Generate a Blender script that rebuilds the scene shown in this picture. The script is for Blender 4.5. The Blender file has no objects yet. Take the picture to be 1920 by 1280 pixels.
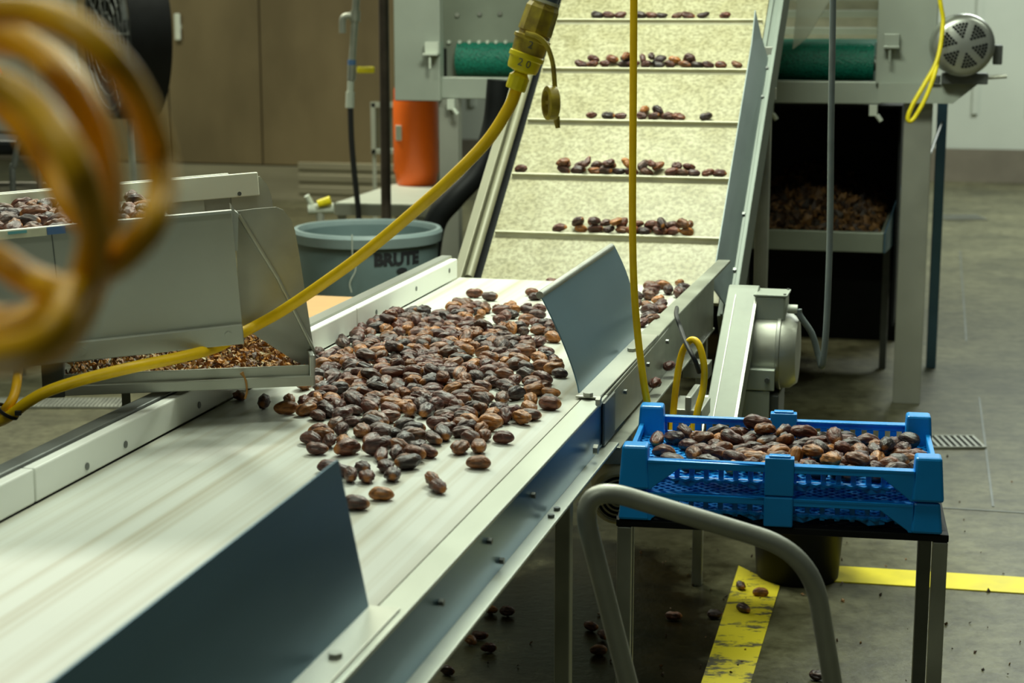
import bpy, bmesh, math, random
from mathutils import Matrix, Vector, Quaternion
R = math.radians
random.seed(11)
SC = bpy.context.scene
COL = SC.collection
# ------------------------------------------------------------------ camera model (photo taken as 1920 x 1280)
FPX, PITCH, CAMZ = 3300.0, R(10.8), 1.6
cP, sP = math.cos(PITCH), math.sin(PITCH)
def ray(x, y):
    a, b = x - 960.0, 640.0 - y
    return Vector((a, b * sP + FPX * cP, b * cP - FPX * sP))
def atz(x, y, z):
    r = ray(x, y); k = (z - CAMZ) / r.z
    return Vector((r.x * k, r.y * k, z))
def aty(x, y, Y):
    r = ray(x, y); k = Y / r.y
    return Vector((r.x * k, Y, CAMZ + r.z * k))
TH = math.atan(855.0 / (FPX / cP))           # heading of the sorting line
LINE = Matrix.Rotation(-TH, 4, 'Z')          # local x = to the right, y = along the line, z = up
def wl(t, s, z): return LINE @ Vector((t, s, z))

# ------------------------------------------------------------------ materials
MATS = {}
def mat(name, col, rough=.5, metal=0.0, var=0.0, vscale=8.0, bump=0.0, bscale=40.0, stretch=None, col2=None, spec=.5, coat=0.0, sss=0.0, emit=None):
    m = bpy.data.materials.new(name); m.use_nodes = True
    nt = m.node_tree; N = nt.nodes; L = nt.links
    b = N['Principled BSDF']
    c = (*col, 1)
    b.inputs['Base Color'].default_value = c
    b.inputs['Roughness'].default_value = rough
    b.inputs['Metallic'].default_value = metal
    b.inputs['Specular IOR Level'].default_value = spec
    b.inputs['Coat Weight'].default_value = coat
    if sss:
        b.inputs['Subsurface Weight'].default_value = sss
        b.inputs['Subsurface Radius'].default_value = (.02, .02, .015)
    tc = N.new('ShaderNodeTexCoord'); mp = N.new('ShaderNodeMapping')
    L.new(tc.outputs['Object'], mp.inputs['Vector'])
    if stretch: mp.inputs['Scale'].default_value = stretch
    if var or col2:
        n = N.new('ShaderNodeTexNoise'); n.inputs['Scale'].default_value = vscale; n.inputs['Detail'].default_value = 6
        L.new(mp.outputs['Vector'], n.inputs['Vector'])
        r = N.new('ShaderNodeValToRGB'); r.color_ramp.elements[0].position = .35; r.color_ramp.elements[1].position = .68
        d = col2 if col2 else tuple(max(0, v * (1 - var)) for v in col)
        e = col if col2 else tuple(min(1, v * (1 + var)) for v in col)
        r.color_ramp.elements[0].color = (*d, 1); r.color_ramp.elements[1].color = (*e, 1)
        L.new(n.outputs['Fac'], r.inputs['Fac']); L.new(r.outputs['Color'], b.inputs['Base Color'])
        mr = N.new('ShaderNodeMapRange'); mr.inputs['To Min'].default_value = max(.03, rough - .1); mr.inputs['To Max'].default_value = min(1, rough + .1)
        L.new(n.outputs['Fac'], mr.inputs['Value']); L.new(mr.outputs['Result'], b.inputs['Roughness'])
    if bump:
        n2 = N.new('ShaderNodeTexNoise'); n2.inputs['Scale'].default_value = bscale; n2.inputs['Detail'].default_value = 5
        L.new(mp.outputs['Vector'], n2.inputs['Vector'])
        bp = N.new('ShaderNodeBump'); bp.inputs['Strength'].default_value = bump; bp.inputs['Distance'].default_value = .004
        L.new(n2.outputs['Fac'], bp.inputs['Height']); L.new(bp.outputs['Normal'], b.inputs['Normal'])
    if emit:
        b.inputs['Emission Color'].default_value = (*emit[0], 1); b.inputs['Emission Strength'].default_value = emit[1]
    MATS[name] = m
    return m

def nodes_of(m): return m.node_tree.nodes, m.node_tree.links, m.node_tree.nodes['Principled BSDF']

steel = mat('brushed steel', (.60, .62, .57), .36, .85, .10, 5, .06, 60, (1, .12, 1))
steel2 = mat('dull steel', (.40, .41, .36), .48, .65, .18, 7, .08, 50)
steelw = mat('satin steel sheet', (.47, .48, .41), .42, .55, .08, 4, .05, 90)
steelb = mat('blue sheen steel', (.12, .225, .31), .33, .80, .12, 6, .05, 50, (1, .15, 1))
steeldk = mat('dark steel', (.16, .17, .16), .45, .7, .2, 8)
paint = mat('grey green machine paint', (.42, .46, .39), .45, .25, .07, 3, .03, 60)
paintd = mat('darker grey machine sheet', (.25, .28, .22), .5, .3, .10, 4)  # darker grey than the machine paint
beltw = mat('white belt', (.60, .62, .57), .42, 0, .03, 3, .02, 200)
guardw = mat('white plastic guard', (.84, .86, .80), .38, 0, .02, 4, 0, 40, spec=.5)
guardy = mat('ivory plastic guard', (.84, .84, .68), .40, 0, .03, 4)
bluep = mat('blue crate plastic', (.004, .29, .80), .36, 0, .06, 12, .02, 60, spec=.5)
cordy = mat('yellow cord rubber', (.98, .60, .002), .42, 0, .06, 30, .02, 120)
cordy2 = mat('amber cord rubber', (.88, .46, .002), .45, 0, .08, 25)
ruby = mat('dirty yellow rubber', (.62, .48, .03), .5, 0, 0, 40, .1, 60, col2=(.30, .21, .03))
rubyb = mat('bright yellow rubber', (.90, .74, .01), .45, 0, .08, 30)
binm = mat('grey bin plastic', (.13, .19, .19), .5, 0, .08, 6, .03, 40)
binr = mat('pale grey bin rim', (.22, .29, .29), .45, 0, .06, 8)
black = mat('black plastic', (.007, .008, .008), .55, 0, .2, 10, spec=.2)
blackg = mat('black rubber', (.02, .02, .02), .65, 0, .2, 10)
letter = mat('black lettering', (.015, .017, .02), .6)
orange = mat('orange plastic', (1.0, .16, .008), .42, 0, .04, 5)
orange2 = mat('deep orange plastic', (.78, .085, .008), .45, 0, .04, 5)
redm = mat('red paint', (.62, .02, .03), .4, 0, .06, 8)
card = mat('cardboard', (.50, .30, .13), .8, 0, .06, 9, .05, 90)
whitep = mat('white paint', (.62, .66, .56), .5, 0, .06, 6)
brownp = mat('brown rusty pipe', (.085, .065, .05), .55, .3, .25, 9)
pipe = mat('galvanised pipe', (.42, .43, .36), .45, .5, .15, 12)
conduit = mat('grey conduit', (.17, .20, .20), .45, 0, .1, 20)
brass = mat('tan motor casting', (.62, .55, .36), .42, .2, .15, 10)
fridge = mat('bronze stainless steel', (.29, .225, .125), .34, .6, .16, 1.6, .03, 30, (1, 1, .5))
fridge2 = mat('pale stainless plinth', (.36, .33, .23), .42, .5, .12, 2, 0, 30, (.5, 1, 4))
wallm = mat('pale wall panel', (.50, .54, .46), .6, 0, .05, 1.5)
walllit = mat('lit wall panel tone', (.66, .70, .64), .6, 0, .05, 1.5)
dado = mat('brown wall base', (.17, .15, .11), .6, 0, .15, 3)
cone = mat('chrome', (.68, .70, .66), .2, .9, .05, 6)
bluet = mat('blue tape', (.10, .20, .42), .5)
teal = mat('teal print', (.16, .48, .52), .5)
cream = mat('cream paper label', (.78, .76, .55), .6, 0, .1, 60)
clearp = None

def belt_streaks():
    N, L, b = nodes_of(beltw)
    tc = N.new('ShaderNodeTexCoord'); mp = N.new('ShaderNodeMapping'); mp.inputs['Scale'].default_value = (42, .30, 1)
    L.new(tc.outputs['Object'], mp.inputs['Vector'])
    n = N.new('ShaderNodeTexNoise'); n.inputs['Scale'].default_value = 1.0; n.inputs['Detail'].default_value = 4
    L.new(mp.outputs['Vector'], n.inputs['Vector'])
    r = N.new('ShaderNodeValToRGB')
    r.color_ramp.elements[0].position = .30; r.color_ramp.elements[0].color = (.46, .44, .35, 1)
    r.color_ramp.elements[1].position = .56; r.color_ramp.elements[1].color = (.61, .635, .58, 1)
    L.new(n.outputs['Fac'], r.inputs['Fac']); L.new(r.outputs['Color'], b.inputs['Base Color'])
belt_streaks()

def mottled(name, base, specks, light, scale):
    m = mat(name, base, .5); N, L, b = nodes_of(m)
    tc = N.new('ShaderNodeTexCoord')
    def ns(sc, det, p0, c0, p1, c1):
        n = N.new('ShaderNodeTexNoise'); n.inputs['Scale'].default_value = sc; n.inputs['Detail'].default_value = det
        L.new(tc.outputs['Object'], n.inputs['Vector'])
        r = N.new('ShaderNodeValToRGB'); r.color_ramp.elements[0].position = p0; r.color_ramp.elements[1].position = p1
        r.color_ramp.elements[0].color = c0; r.color_ramp.elements[1].color = c1
        L.new(n.outputs['Fac'], r.inputs['Fac']); return r.outputs['Color']
    a = ns(scale, 8, .36, (*specks, 1), .60, (*light, 1))
    d = ns(scale * .16, 5, .30, (.80, .78, .66, 1), .62, (1, 1, 1, 1))
    s = ns(scale * .45, 3, .18, (.35, .34, .28, 1), .27, (1, 1, 1, 1))
    x = N.new('ShaderNodeMix'); x.data_type = 'RGBA'; x.blend_type = 'MULTIPLY'; x.inputs['Factor'].default_value = 1
    L.new(a, x.inputs['A']); L.new(d, x.inputs['B'])
    y = N.new('ShaderNodeMix'); y.data_type = 'RGBA'; y.blend_type = 'MULTIPLY'; y.inputs['Factor'].default_value = 1
    L.new(x.outputs['Result'], y.inputs['A']); L.new(s, y.inputs['B'])
    L.new(y.outputs['Result'], b.inputs['Base Color'])
    return m
incm = mottled('sticky cream belt', (.7, .66, .44), (.215, .20, .105), (.37, .35, .215), 80)
railm = mat('olive grey rail', (.185, .18, .115), .5, .15, .08, 5)
framep = mat('pale steel flange', (.52, .55, .47), .40, .45, .10, 6, .04, 60, (1, .2, 1))
cleatm = mat('cream cleat', (.46, .44, .31), .5, 0, .12, 14)

def floor_mat():
    m = mat('stained concrete', (.2, .2, .16), .5); N, L, b = nodes_of(m)
    tc = N.new('ShaderNodeTexCoord')
    def noise(sc, det, rough=.55, vec=None):
        n = N.new('ShaderNodeTexNoise'); n.inputs['Scale'].default_value = sc; n.inputs['Detail'].default_value = det; n.inputs['Roughness'].default_value = rough
        L.new(vec or tc.outputs['Object'], n.inputs['Vector']); return n.outputs['Fac']
    def ramp(f, p0, c0, p1, c1):
        r = N.new('ShaderNodeValToRGB'); r.color_ramp.elements[0].position = p0; r.color_ramp.elements[1].position = p1
        r.color_ramp.elements[0].color = (*c0, 1); r.color_ramp.elements[1].color = (*c1, 1)
        L.new(f, r.inputs['Fac']); return r.outputs['Color']
    def mult(a, c):
        x = N.new('ShaderNodeMix'); x.data_type = 'RGBA'; x.blend_type = 'MULTIPLY'; x.inputs['Factor'].default_value = 1
        L.new(a, x.inputs['A']); L.new(c, x.inputs['B']); return x.outputs['Result']
    base = ramp(noise(1.6, 9, .72), .30, (.050, .048, .026), .72, (.215, .205, .118))
    fine = ramp(noise(14, 8, .75), .36, (.45, .43, .36), .58, (1, 1, 1))
    spots = ramp(noise(9, 4, .6), .22, (.25, .20, .14), .33, (1, 1, 1))
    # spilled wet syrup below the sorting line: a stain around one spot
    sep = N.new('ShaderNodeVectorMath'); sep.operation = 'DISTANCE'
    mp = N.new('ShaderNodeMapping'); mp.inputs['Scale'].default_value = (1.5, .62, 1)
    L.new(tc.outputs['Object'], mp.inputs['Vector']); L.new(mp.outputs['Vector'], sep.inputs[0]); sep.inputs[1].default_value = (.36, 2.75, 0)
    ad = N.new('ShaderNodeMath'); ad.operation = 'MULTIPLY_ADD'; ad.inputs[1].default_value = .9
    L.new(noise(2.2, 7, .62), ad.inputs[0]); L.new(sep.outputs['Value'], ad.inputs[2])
    shade_dist = N.new('ShaderNodeVectorMath'); shade_dist.operation = 'DISTANCE'; L.new(mp.outputs['Vector'], shade_dist.inputs[0]); shade_dist.inputs[1].default_value = (1.55, 4.95, 0)  # shade below the rear machine, painted in as a second dark spot
    mn = N.new('ShaderNodeMath'); mn.operation = 'MINIMUM'; L.new(sep.outputs['Value'], mn.inputs[0]); L.new(shade_dist.outputs['Value'], mn.inputs[1]); L.new(mn.outputs[0], ad.inputs[2])
    wet_and_shade = ramp(ad.outputs[0], .86, (.16, .12, .07), 1.32, (1, 1, 1))  # darkens the wet stain and the painted machine shade alike
    L.new(mult(mult(base, fine), mult(spots, wet_and_shade)), b.inputs['Base Color'])
    mr = N.new('ShaderNodeMapRange'); mr.inputs['From Min'].default_value = .8; mr.inputs['From Max'].default_value = 1.4
    mr.inputs['To Min'].default_value = .22; mr.inputs['To Max'].default_value = .42
    b.inputs['Specular IOR Level'].default_value = .35
    L.new(ad.outputs[0], mr.inputs['Value']); L.new(mr.outputs['Result'], b.inputs['Roughness'])
    bp = N.new('ShaderNodeBump'); bp.inputs['Strength'].default_value = .25; bp.inputs['Distance'].default_value = .006
    L.new(noise(30, 6, .7), bp.inputs['Height']); L.new(bp.outputs['Normal'], b.inputs['Normal'])
    return m
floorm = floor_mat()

def worn_yellow():
    m = mat('worn yellow floor paint', (.62, .52, .02), .5); N, L, b = nodes_of(m)
    tc = N.new('ShaderNodeTexCoord')
    n = N.new('ShaderNodeTexNoise'); n.inputs['Scale'].default_value = 5; n.inputs['Detail'].default_value = 9; n.inputs['Roughness'].default_value = .75
    mp = N.new('ShaderNodeMapping'); mp.inputs['Scale'].default_value = (1, 2.6, 1); L.new(tc.outputs['Object'], mp.inputs['Vector']); L.new(mp.outputs['Vector'], n.inputs['Vector'])
    r = N.new('ShaderNodeValToRGB'); r.color_ramp.elements[0].position = .435; r.color_ramp.elements[1].position = .475
    r.color_ramp.elements[0].color = (.10, .09, .05, 1); r.color_ramp.elements[1].color = (.72, .60, .02, 1)
    L.new(n.outputs['Fac'], r.inputs['Fac']); L.new(r.outputs['Color'], b.inputs['Base Color'])
    return m
yellowline = worn_yellow()
yellow_clean = mat('yellow floor paint', (.74, .62, .02), .5, 0, .10, 9)

def date_mat(name, island):
    m = mat(name, (.1, .03, .02), .44); N, L, b = nodes_of(m)
    tc = N.new('ShaderNodeTexCoord')
    if island:
        src = N.new('ShaderNodeNewGeometry').outputs['Random Per Island']
    else:
        src = N.new('ShaderNodeObjectInfo').outputs['Random']
    r = N.new('ShaderNodeValToRGB'); e = r.color_ramp.elements
    e[0].position = 0; e[0].color = (.022, .012, .011, 1); e[1].position = 1; e[1].color = (.34, .13, .025, 1)
    for p, c in ((.16, (.035, .015, .014)), (.32, (.075, .022, .016)), (.48, (.11, .030, .017)), (.60, (.060, .028, .020)), (.72, (.20, .070, .016)), (.82, (.115, .032, .015)), (.91, (.29, .11, .018))):
        k = e.new(p); k.color = (*c, 1)
    L.new(src, r.inputs['Fac'])
    n = N.new('ShaderNodeTexNoise'); n.inputs['Scale'].default_value = 105; n.inputs['Detail'].default_value = 4
    mp = N.new('ShaderNodeMapping'); mp.inputs['Scale'].default_value = (.40, 1.4, 1.4)
    L.new(tc.outputs['Object'], mp.inputs['Vector']); L.new(mp.outputs['Vector'], n.inputs['Vector'])
    r2 = N.new('ShaderNodeValToRGB'); r2.color_ramp.elements[0].position = .36; r2.color_ramp.elements[1].position = .66
    r2.color_ramp.elements[0].color = (.42, .38, .36, 1); r2.color_ramp.elements[1].color = (1.55, 1.5, 1.45, 1)
    L.new(n.outputs['Fac'], r2.inputs['Fac'])
    x = N.new('ShaderNodeMix'); x.data_type = 'RGBA'; x.blend_type = 'MULTIPLY'; x.inputs['Factor'].default_value = 1
    L.new(r.outputs['Color'], x.inputs['A']); L.new(r2.outputs['Color'], x.inputs['B'])
    out = x.outputs['Result']
    n3 = N.new('ShaderNodeTexNoise'); n3.inputs['Scale'].default_value = 120; n3.inputs['Detail'].default_value = 3
    mp3 = N.new('ShaderNodeMapping'); mp3.inputs['Scale'].default_value = (.25, 1.2, 1.2)
    L.new(tc.outputs['Object'], mp3.inputs['Vector']); L.new(mp3.outputs['Vector'], n3.inputs['Vector'])
    m3 = N.new('ShaderNodeMapRange'); m3.inputs['From Min'].default_value = .55; m3.inputs['From Max'].default_value = .72; m3.inputs['To Max'].default_value = .20
    L.new(n3.outputs['Fac'], m3.inputs['Value'])
    w = N.new('ShaderNodeMix'); w.data_type = 'RGBA'; L.new(m3.outputs['Result'], w.inputs['Factor']); L.new(out, w.inputs['A']); w.inputs['B'].default_value = (.30, .19, .11, 1)
    out = w.outputs['Result']
    if not island:                       # amber stem end
        sx = N.new('ShaderNodeSeparateXYZ'); L.new(tc.outputs['Object'], sx.inputs[0])
        mr = N.new('ShaderNodeMapRange'); mr.inputs['From Min'].default_value = .0175; mr.inputs['From Max'].default_value = .0225
        L.new(sx.outputs['X'], mr.inputs['Value'])
        y = N.new('ShaderNodeMix'); y.data_type = 'RGBA'
        L.new(mr.outputs['Result'], y.inputs['Factor']); L.new(out, y.inputs['A']); y.inputs['B'].default_value = (.36, .13, .02, 1)
        out = y.outputs['Result']
    L.new(out, b.inputs['Base Color'])
    bp = N.new('ShaderNodeBump'); bp.inputs['Strength'].default_value = .9; bp.inputs['Distance'].default_value = .005
    L.new(n.outputs['Fac'], bp.inputs['Height']); L.new(bp.outputs['Normal'], b.inputs['Normal'])
    b.inputs['Coat Weight'].default_value = .10; b.inputs['Coat Roughness'].default_value = .35
    return m
datem = date_mat('date skin', False)
datei = date_mat('date skin in bulk', True)

def chip_mat(name, stops):
    m = mat(name, (.2, .1, .03), .6); N, L, b = nodes_of(m)
    g = N.new('ShaderNodeNewGeometry'); r = N.new('ShaderNodeValToRGB'); e = r.color_ramp.elements
    r.color_ramp.interpolation = 'CONSTANT'
    e[0].position = 0; e[0].color = (*stops[0], 1); e[1].position = .999; e[1].color = (*stops[-1], 1)
    for i, c in enumerate(stops[1:-1]):
        k = e.new((i + 1) / (len(stops) - 1)); k.color = (*c, 1)
    L.new(g.outputs['Random Per Island'], r.inputs['Fac']); L.new(r.outputs['Color'], b.inputs['Base Color'])
    return m
chips = chip_mat('date scraps', [(.48, .20, .022), (.56, .25, .03), (.12, .045, .015), (.40, .20, .05), (.26, .10, .02), (.07, .03, .015), (.34, .16, .03), (.50, .40, .22), (.18, .07, .016), (.6, .56, .45)])
chipsd = chip_mat('dark date scraps', [(.10, .05, .018), (.16, .075, .02), (.05, .025, .012), (.03, .018, .010), (.20, .10, .03), (.06, .03, .012)])

def green_mesh_mat():
    m = mat('green mesh belt', (.0, .17, .10), .5); N, L, b = nodes_of(m)
    tc = N.new('ShaderNodeTexCoord'); w = N.new('ShaderNodeTexVoronoi'); w.inputs['Scale'].default_value = 120
    L.new(tc.outputs['Object'], w.inputs['Vector'])
    r = N.new('ShaderNodeValToRGB'); r.color_ramp.elements[0].color = (.004, .24, .15, 1); r.color_ramp.elements[1].color = (.0, .07, .045, 1)
    L.new(w.outputs['Distance'], r.inputs['Fac']); L.new(r.outputs['Color'], b.inputs['Base Color'])
    bp = N.new('ShaderNodeBump'); bp.inputs['Strength'].default_value = .6; bp.inputs['Distance'].default_value = .004
    L.new(w.outputs['Distance'], bp.inputs['Height']); L.new(bp.outputs['Normal'], b.inputs['Normal'])
    return m
greenm = green_mesh_mat()

# ------------------------------------------------------------------ mesh helpers
class MB:
    def __init__(self, frame=None):
        self.v, self.f, self.fr = [], [], frame or Matrix.Identity(4)
    def add(self, vs, fs, m=None):
        M = self.fr @ m if m is not None else self.fr
        o = len(self.v)
        self.v += [M @ Vector(p) for p in vs]
        self.f += [tuple(o + i for i in q) for q in fs]
        return self
    def box(self, x0, x1, y0, y1, z0, z1, m=None):
        vs = [(x, y, z) for z in (z0, z1) for y in (y0, y1) for x in (x0, x1)]
        return self.add(vs, [(0, 2, 3, 1), (4, 5, 7, 6), (0, 1, 5, 4), (1, 3, 7, 5), (3, 2, 6, 7), (2, 0, 4, 6)], m)
    def hexa(self, bot, top):
        return self.add(list(bot) + list(top), [(3, 2, 1, 0), (4, 5, 6, 7), (0, 1, 5, 4), (1, 2, 6, 5), (2, 3, 7, 6), (3, 0, 4, 7)])
    def prism(self, poly, a, b, m=None):
        """poly: list of (p, q) in plane; extruded from a to b along the third axis.  m maps (p, q, r)."""
        n = len(poly)
        vs = [(p, q, a) for p, q in poly] + [(p, q, b) for p, q in poly]
        fs = [tuple(range(n))[::-1], tuple(range(n, 2 * n))] + [(i, (i + 1) % n, n + (i + 1) % n, n + i) for i in range(n)]
        return self.add(vs, fs, m)
    def slab(self, pts, off):
        """flat polygon (3-D points) thickened by the vector off"""
        n = len(pts); off = Vector(off)
        vs = [Vector(p) for p in pts] + [Vector(p) + off for p in pts]
        fs = [tuple(range(n))[::-1], tuple(range(n, 2 * n))] + [(i, (i + 1) % n, n + (i + 1) % n, n + i) for i in range(n)]
        return self.add(vs, fs)
    def tube(self, pts, r, seg=12, cap=True):
        pts = [Vector(p) for p in pts]; n = len(pts); rs = r if isinstance(r, (list, tuple)) else [r] * n
        vs, fs = [], []
        t0 = (pts[1] - pts[0]).normalized()
        up = Vector((0, 0, 1)) if abs(t0.z) < .9 else Vector((1, 0, 0))
        nrm = (up - t0 * up.dot(t0)).normalized()
        for i, p in enumerate(pts):
            t = (pts[min(i + 1, n - 1)] - pts[max(i - 1, 0)]).normalized()
            nrm = (nrm - t * nrm.dot(t)).normalized(); bi = t.cross(nrm)
            for k in range(seg):
                a = 2 * math.pi * k / seg
                vs.append(p + (nrm * math.cos(a) + bi * math.sin(a)) * rs[i])
        for i in range(n - 1):
            for k in range(seg):
                k2 = (k + 1) % seg
                fs.append((i * seg + k, i * seg + k2, (i + 1) * seg + k2, (i + 1) * seg + k))
        if cap:
            fs.append(tuple(range(seg))[::-1]); fs.append(tuple((n - 1) * seg + k for k in range(seg)))
        return self.add(vs, fs)
    def lathe(self, prof, m=None, seg=32, close=False):
        """prof: (r, z) list, axis = local z"""
        vs, fs = [], []
        n = len(prof)
        for r, z in prof:
            for k in range(seg):
                a = 2 * math.pi * k / seg
                vs.append((r * math.cos(a), r * math.sin(a), z))
        for i in range(n - 1 + (1 if close else 0)):
            j = (i + 1) % n
            for k in range(seg):
                k2 = (k + 1) % seg
                fs.append((i * seg + k, i * seg + k2, j * seg + k2, j * seg + k))
        if not close:
            if prof[0][0] > 1e-6: fs.append(tuple(range(seg))[::-1])
            if prof[-1][0] > 1e-6: fs.append(tuple((n - 1) * seg + k for k in range(seg)))
        return self.add(vs, fs, m)
    def cyl(self, a, b, r, seg=20):
        return self.tube([a, b], r, seg)
    def build(self, name, material, parent=None, bev=0.0, smooth=False, origin=None):
        me = bpy.data.meshes.new(name)
        if parent is not None:
            inv = PM[parent.name].inverted()
            vs = [inv @ p for p in self.v]; loc = None
        else:
            if origin is None:
                lo = [min(p[i] for p in self.v) for i in range(3)]; hi = [max(p[i] for p in self.v) for i in range(3)]
                origin = Vector(((lo[0] + hi[0]) / 2, (lo[1] + hi[1]) / 2, lo[2]))
            loc = Vector(origin); vs = [p - loc for p in self.v]
        me.from_pydata([tuple(p) for p in vs], [], self.f)
        bm = bmesh.new(); bm.from_mesh(me)
        bmesh.ops.remove_doubles(bm, verts=bm.verts, dist=1e-6)
        bmesh.ops.recalc_face_normals(bm, faces=bm.faces)
        bm.to_mesh(me); bm.free()
        if smooth:
            me.polygons.foreach_set('use_smooth', [True] * len(me.polygons))
            try: me.set_sharp_from_angle(angle=R(38))
            except Exception: pass
        me.materials.append(material)
        o = bpy.data.objects.new(name, me); COL.objects.link(o)
        if parent is not None:
            o.parent = parent
            PM[o.name] = PM[parent.name]
        else:
            o.location = loc; PM[o.name] = Matrix.Translation(loc)
        if bev:
            md = o.modifiers.new('edge', 'BEVEL'); md.width = bev; md.segments = 2; md.limit_method = 'ANGLE'; md.angle_limit = R(40)
        return o
PM = {}
def thing(name, loc, label, cat, group=None, frame=None):
    o = bpy.data.objects.new(name, None); COL.objects.link(o)
    o.empty_display_size = .05
    M = Matrix.Translation(Vector(loc)) @ (frame.to_3x3().to_4x4() if frame is not None else Matrix.Identity(4))
    o.matrix_world = M; PM[o.name] = M
    return tag(o, label, cat, group)
def tag(o, label, cat, group=None):
    o['label'] = label; o['category'] = cat
    if group: o['group'] = group
    return o
def structure(o, label=None):
    o['kind'] = 'structure'
    if label: o['label'] = label
    return o
def spline(pts, per=8, closed=False):
    P = [Vector(p) for p in pts]; n = len(P); out = []
    rng = range(n if closed else n - 1)
    for i in rng:
        p1, p2 = P[i], P[(i + 1) % n]
        p0 = P[i - 1] if (i > 0 or closed) else p1 * 2 - p2
        p3 = P[(i + 2) % n] if (i + 2 < n or closed) else p2 * 2 - p1
        for k in range(per):
            u = k / per
            out.append(.5 * ((2 * p1) + (p2 - p0) * u + (2 * p0 - 5 * p1 + 4 * p2 - p3) * u * u + (3 * p1 - p0 - 3 * p2 + p3) * u ** 3))
    if not closed: out.append(P[-1])
    return out
def arc_fillet(pts, rad, n=6):
    """polyline with rounded corners"""
    P = [Vector(p) for p in pts]; out = [P[0]]
    for i in range(1, len(P) - 1):
        a = (P[i - 1] - P[i]); b = (P[i + 1] - P[i])
        d = min(rad, a.length * .45, b.length * .45)
        s, e = P[i] + a.normalized() * d, P[i] + b.normalized() * d
        for k in range(n + 1):
            u = k / n
            out.append(s * (1 - u) ** 2 + P[i] * 2 * u * (1 - u) + e * u * u)
    out.append(P[-1]); return out
def bolt_mb(mb, p, axis, r=.008, h=.006):
    p = Vector(p); a = Vector(axis).normalized()
    return mb.tube([p, p + a * h], r, 6)
def text_verts(s, size, bold=.0):
    cu = bpy.data.curves.new('lettering', 'FONT'); cu.body = s; cu.size = size; cu.align_x = 'CENTER'; cu.align_y = 'CENTER'
    cu.extrude = .0004; cu.offset = bold; cu.resolution_u = 3
    o = bpy.data.objects.new('lettering', cu); COL.objects.link(o)
    bpy.context.view_layer.update()
    me = bpy.data.meshes.new_from_object(o.evaluated_get(bpy.context.evaluated_depsgraph_get()))
    vs = [v.co.copy() for v in me.vertices]; fs = [tuple(p.vertices) for p in me.polygons]
    bpy.data.objects.remove(o); bpy.data.curves.remove(cu); bpy.data.meshes.remove(me)
    return vs, fs
# ------------------------------------------------------------------ positions on planes of the line
def onT(x, y, t):
    r = ray(x, y); k = t / (r.x * math.cos(TH) - r.y * math.sin(TH)); p = Vector((r.x * k, r.y * k, CAMZ + r.z * k))
    return LINE.inverted() @ p
def onS(x, y, s):
    r = ray(x, y); k = s / (r.x * math.sin(TH) + r.y * math.cos(TH)); p = Vector((r.x * k, r.y * k, CAMZ + r.z * k))
    return LINE.inverted() @ p
def rectS(x0, y0, x1, y1, s):
    a, b = onS(x0, (y0 + y1) / 2, s), onS(x1, (y0 + y1) / 2, s)
    c, d = onS((x0 + x1) / 2, y0, s), onS((x0 + x1) / 2, y1, s)
    return a.x, b.x, d.z, c.z            # t0, t1, z0, z1

# ------------------------------------------------------------------ the room
floor = structure(MB().box(-11, 11, -3, 20, -.1, 0).build('floor', floorm, origin=(0, 0, 0)), 'stained grey green concrete floor with a dark wet patch and painted machine shade')
SW = 16.9
wb = MB(LINE); wb.box(-15, 7, SW, SW + .12, 0, 5.2)
for i in range(46):
    t = -14.8 + i * .48; wb.box(t, t + .05, SW - .03, SW, .62, 5.2)
structure(wb.build('wall_back', wallm), 'pale ribbed metal wall panels at the back of the hall')
structure(MB(LINE).box(1.2, 7, SW - .012, SW - .001, .62, 1.15).build('lit_wall_strip_1', walllit), 'lower wall strip painted brighter as the lit part')  # brighter lit part of the wall put into a lighter panel
structure(MB(LINE).box(-15, 7, SW - .09, SW - .035, 0, .30).build('baseboard_back', dado), 'brown kerb along the foot of the back wall')
structure(MB().box(-11, 11, -3, 20, 5.3, 5.4).build('ceiling', wallm), 'pale ceiling of the hall')
structure(MB(LINE).box(-11.1, -11, 0, SW, 0, 5.2).build('wall_left', wallm), 'pale wall on the left side of the hall')
# painted lines, joints
def marking(pts, m, name='floor_marking', h=.003, label=None):
    return structure(MB().slab([(p[0], p[1], .0005) for p in pts], (0, 0, h)).build(name, m), label)
marking([atz(1385, 1062, 0), atz(1462, 1100, 0), atz(1405, 1290, 0), atz(1362, 1420, 0), atz(1262, 1420, 0), atz(1312, 1290, 0)], yellowline, label='worn yellow floor line running toward the camera')
marking([atz(1462, 1062, 0), atz(1580, 1063, 0), atz(1925, 1084, 0), atz(1925, 1114, 0), atz(1580, 1092, 0), atz(1470, 1086, 0)], yellow_clean, label='yellow floor line running to the right')
for a, b in (((1836, 745), (1862, 950)), ((1700, 948), (1925, 962)), ((1800, 470), (1812, 640))):
    p, q = atz(*a, 0), atz(*b, 0); d = (q - p).normalized().cross(Vector((0, 0, 1))) * .004
    marking([p - d, p + d, q + d, q - d], steeldk, 'floor_joint', .0015, 'thin joint in the concrete floor')
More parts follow.
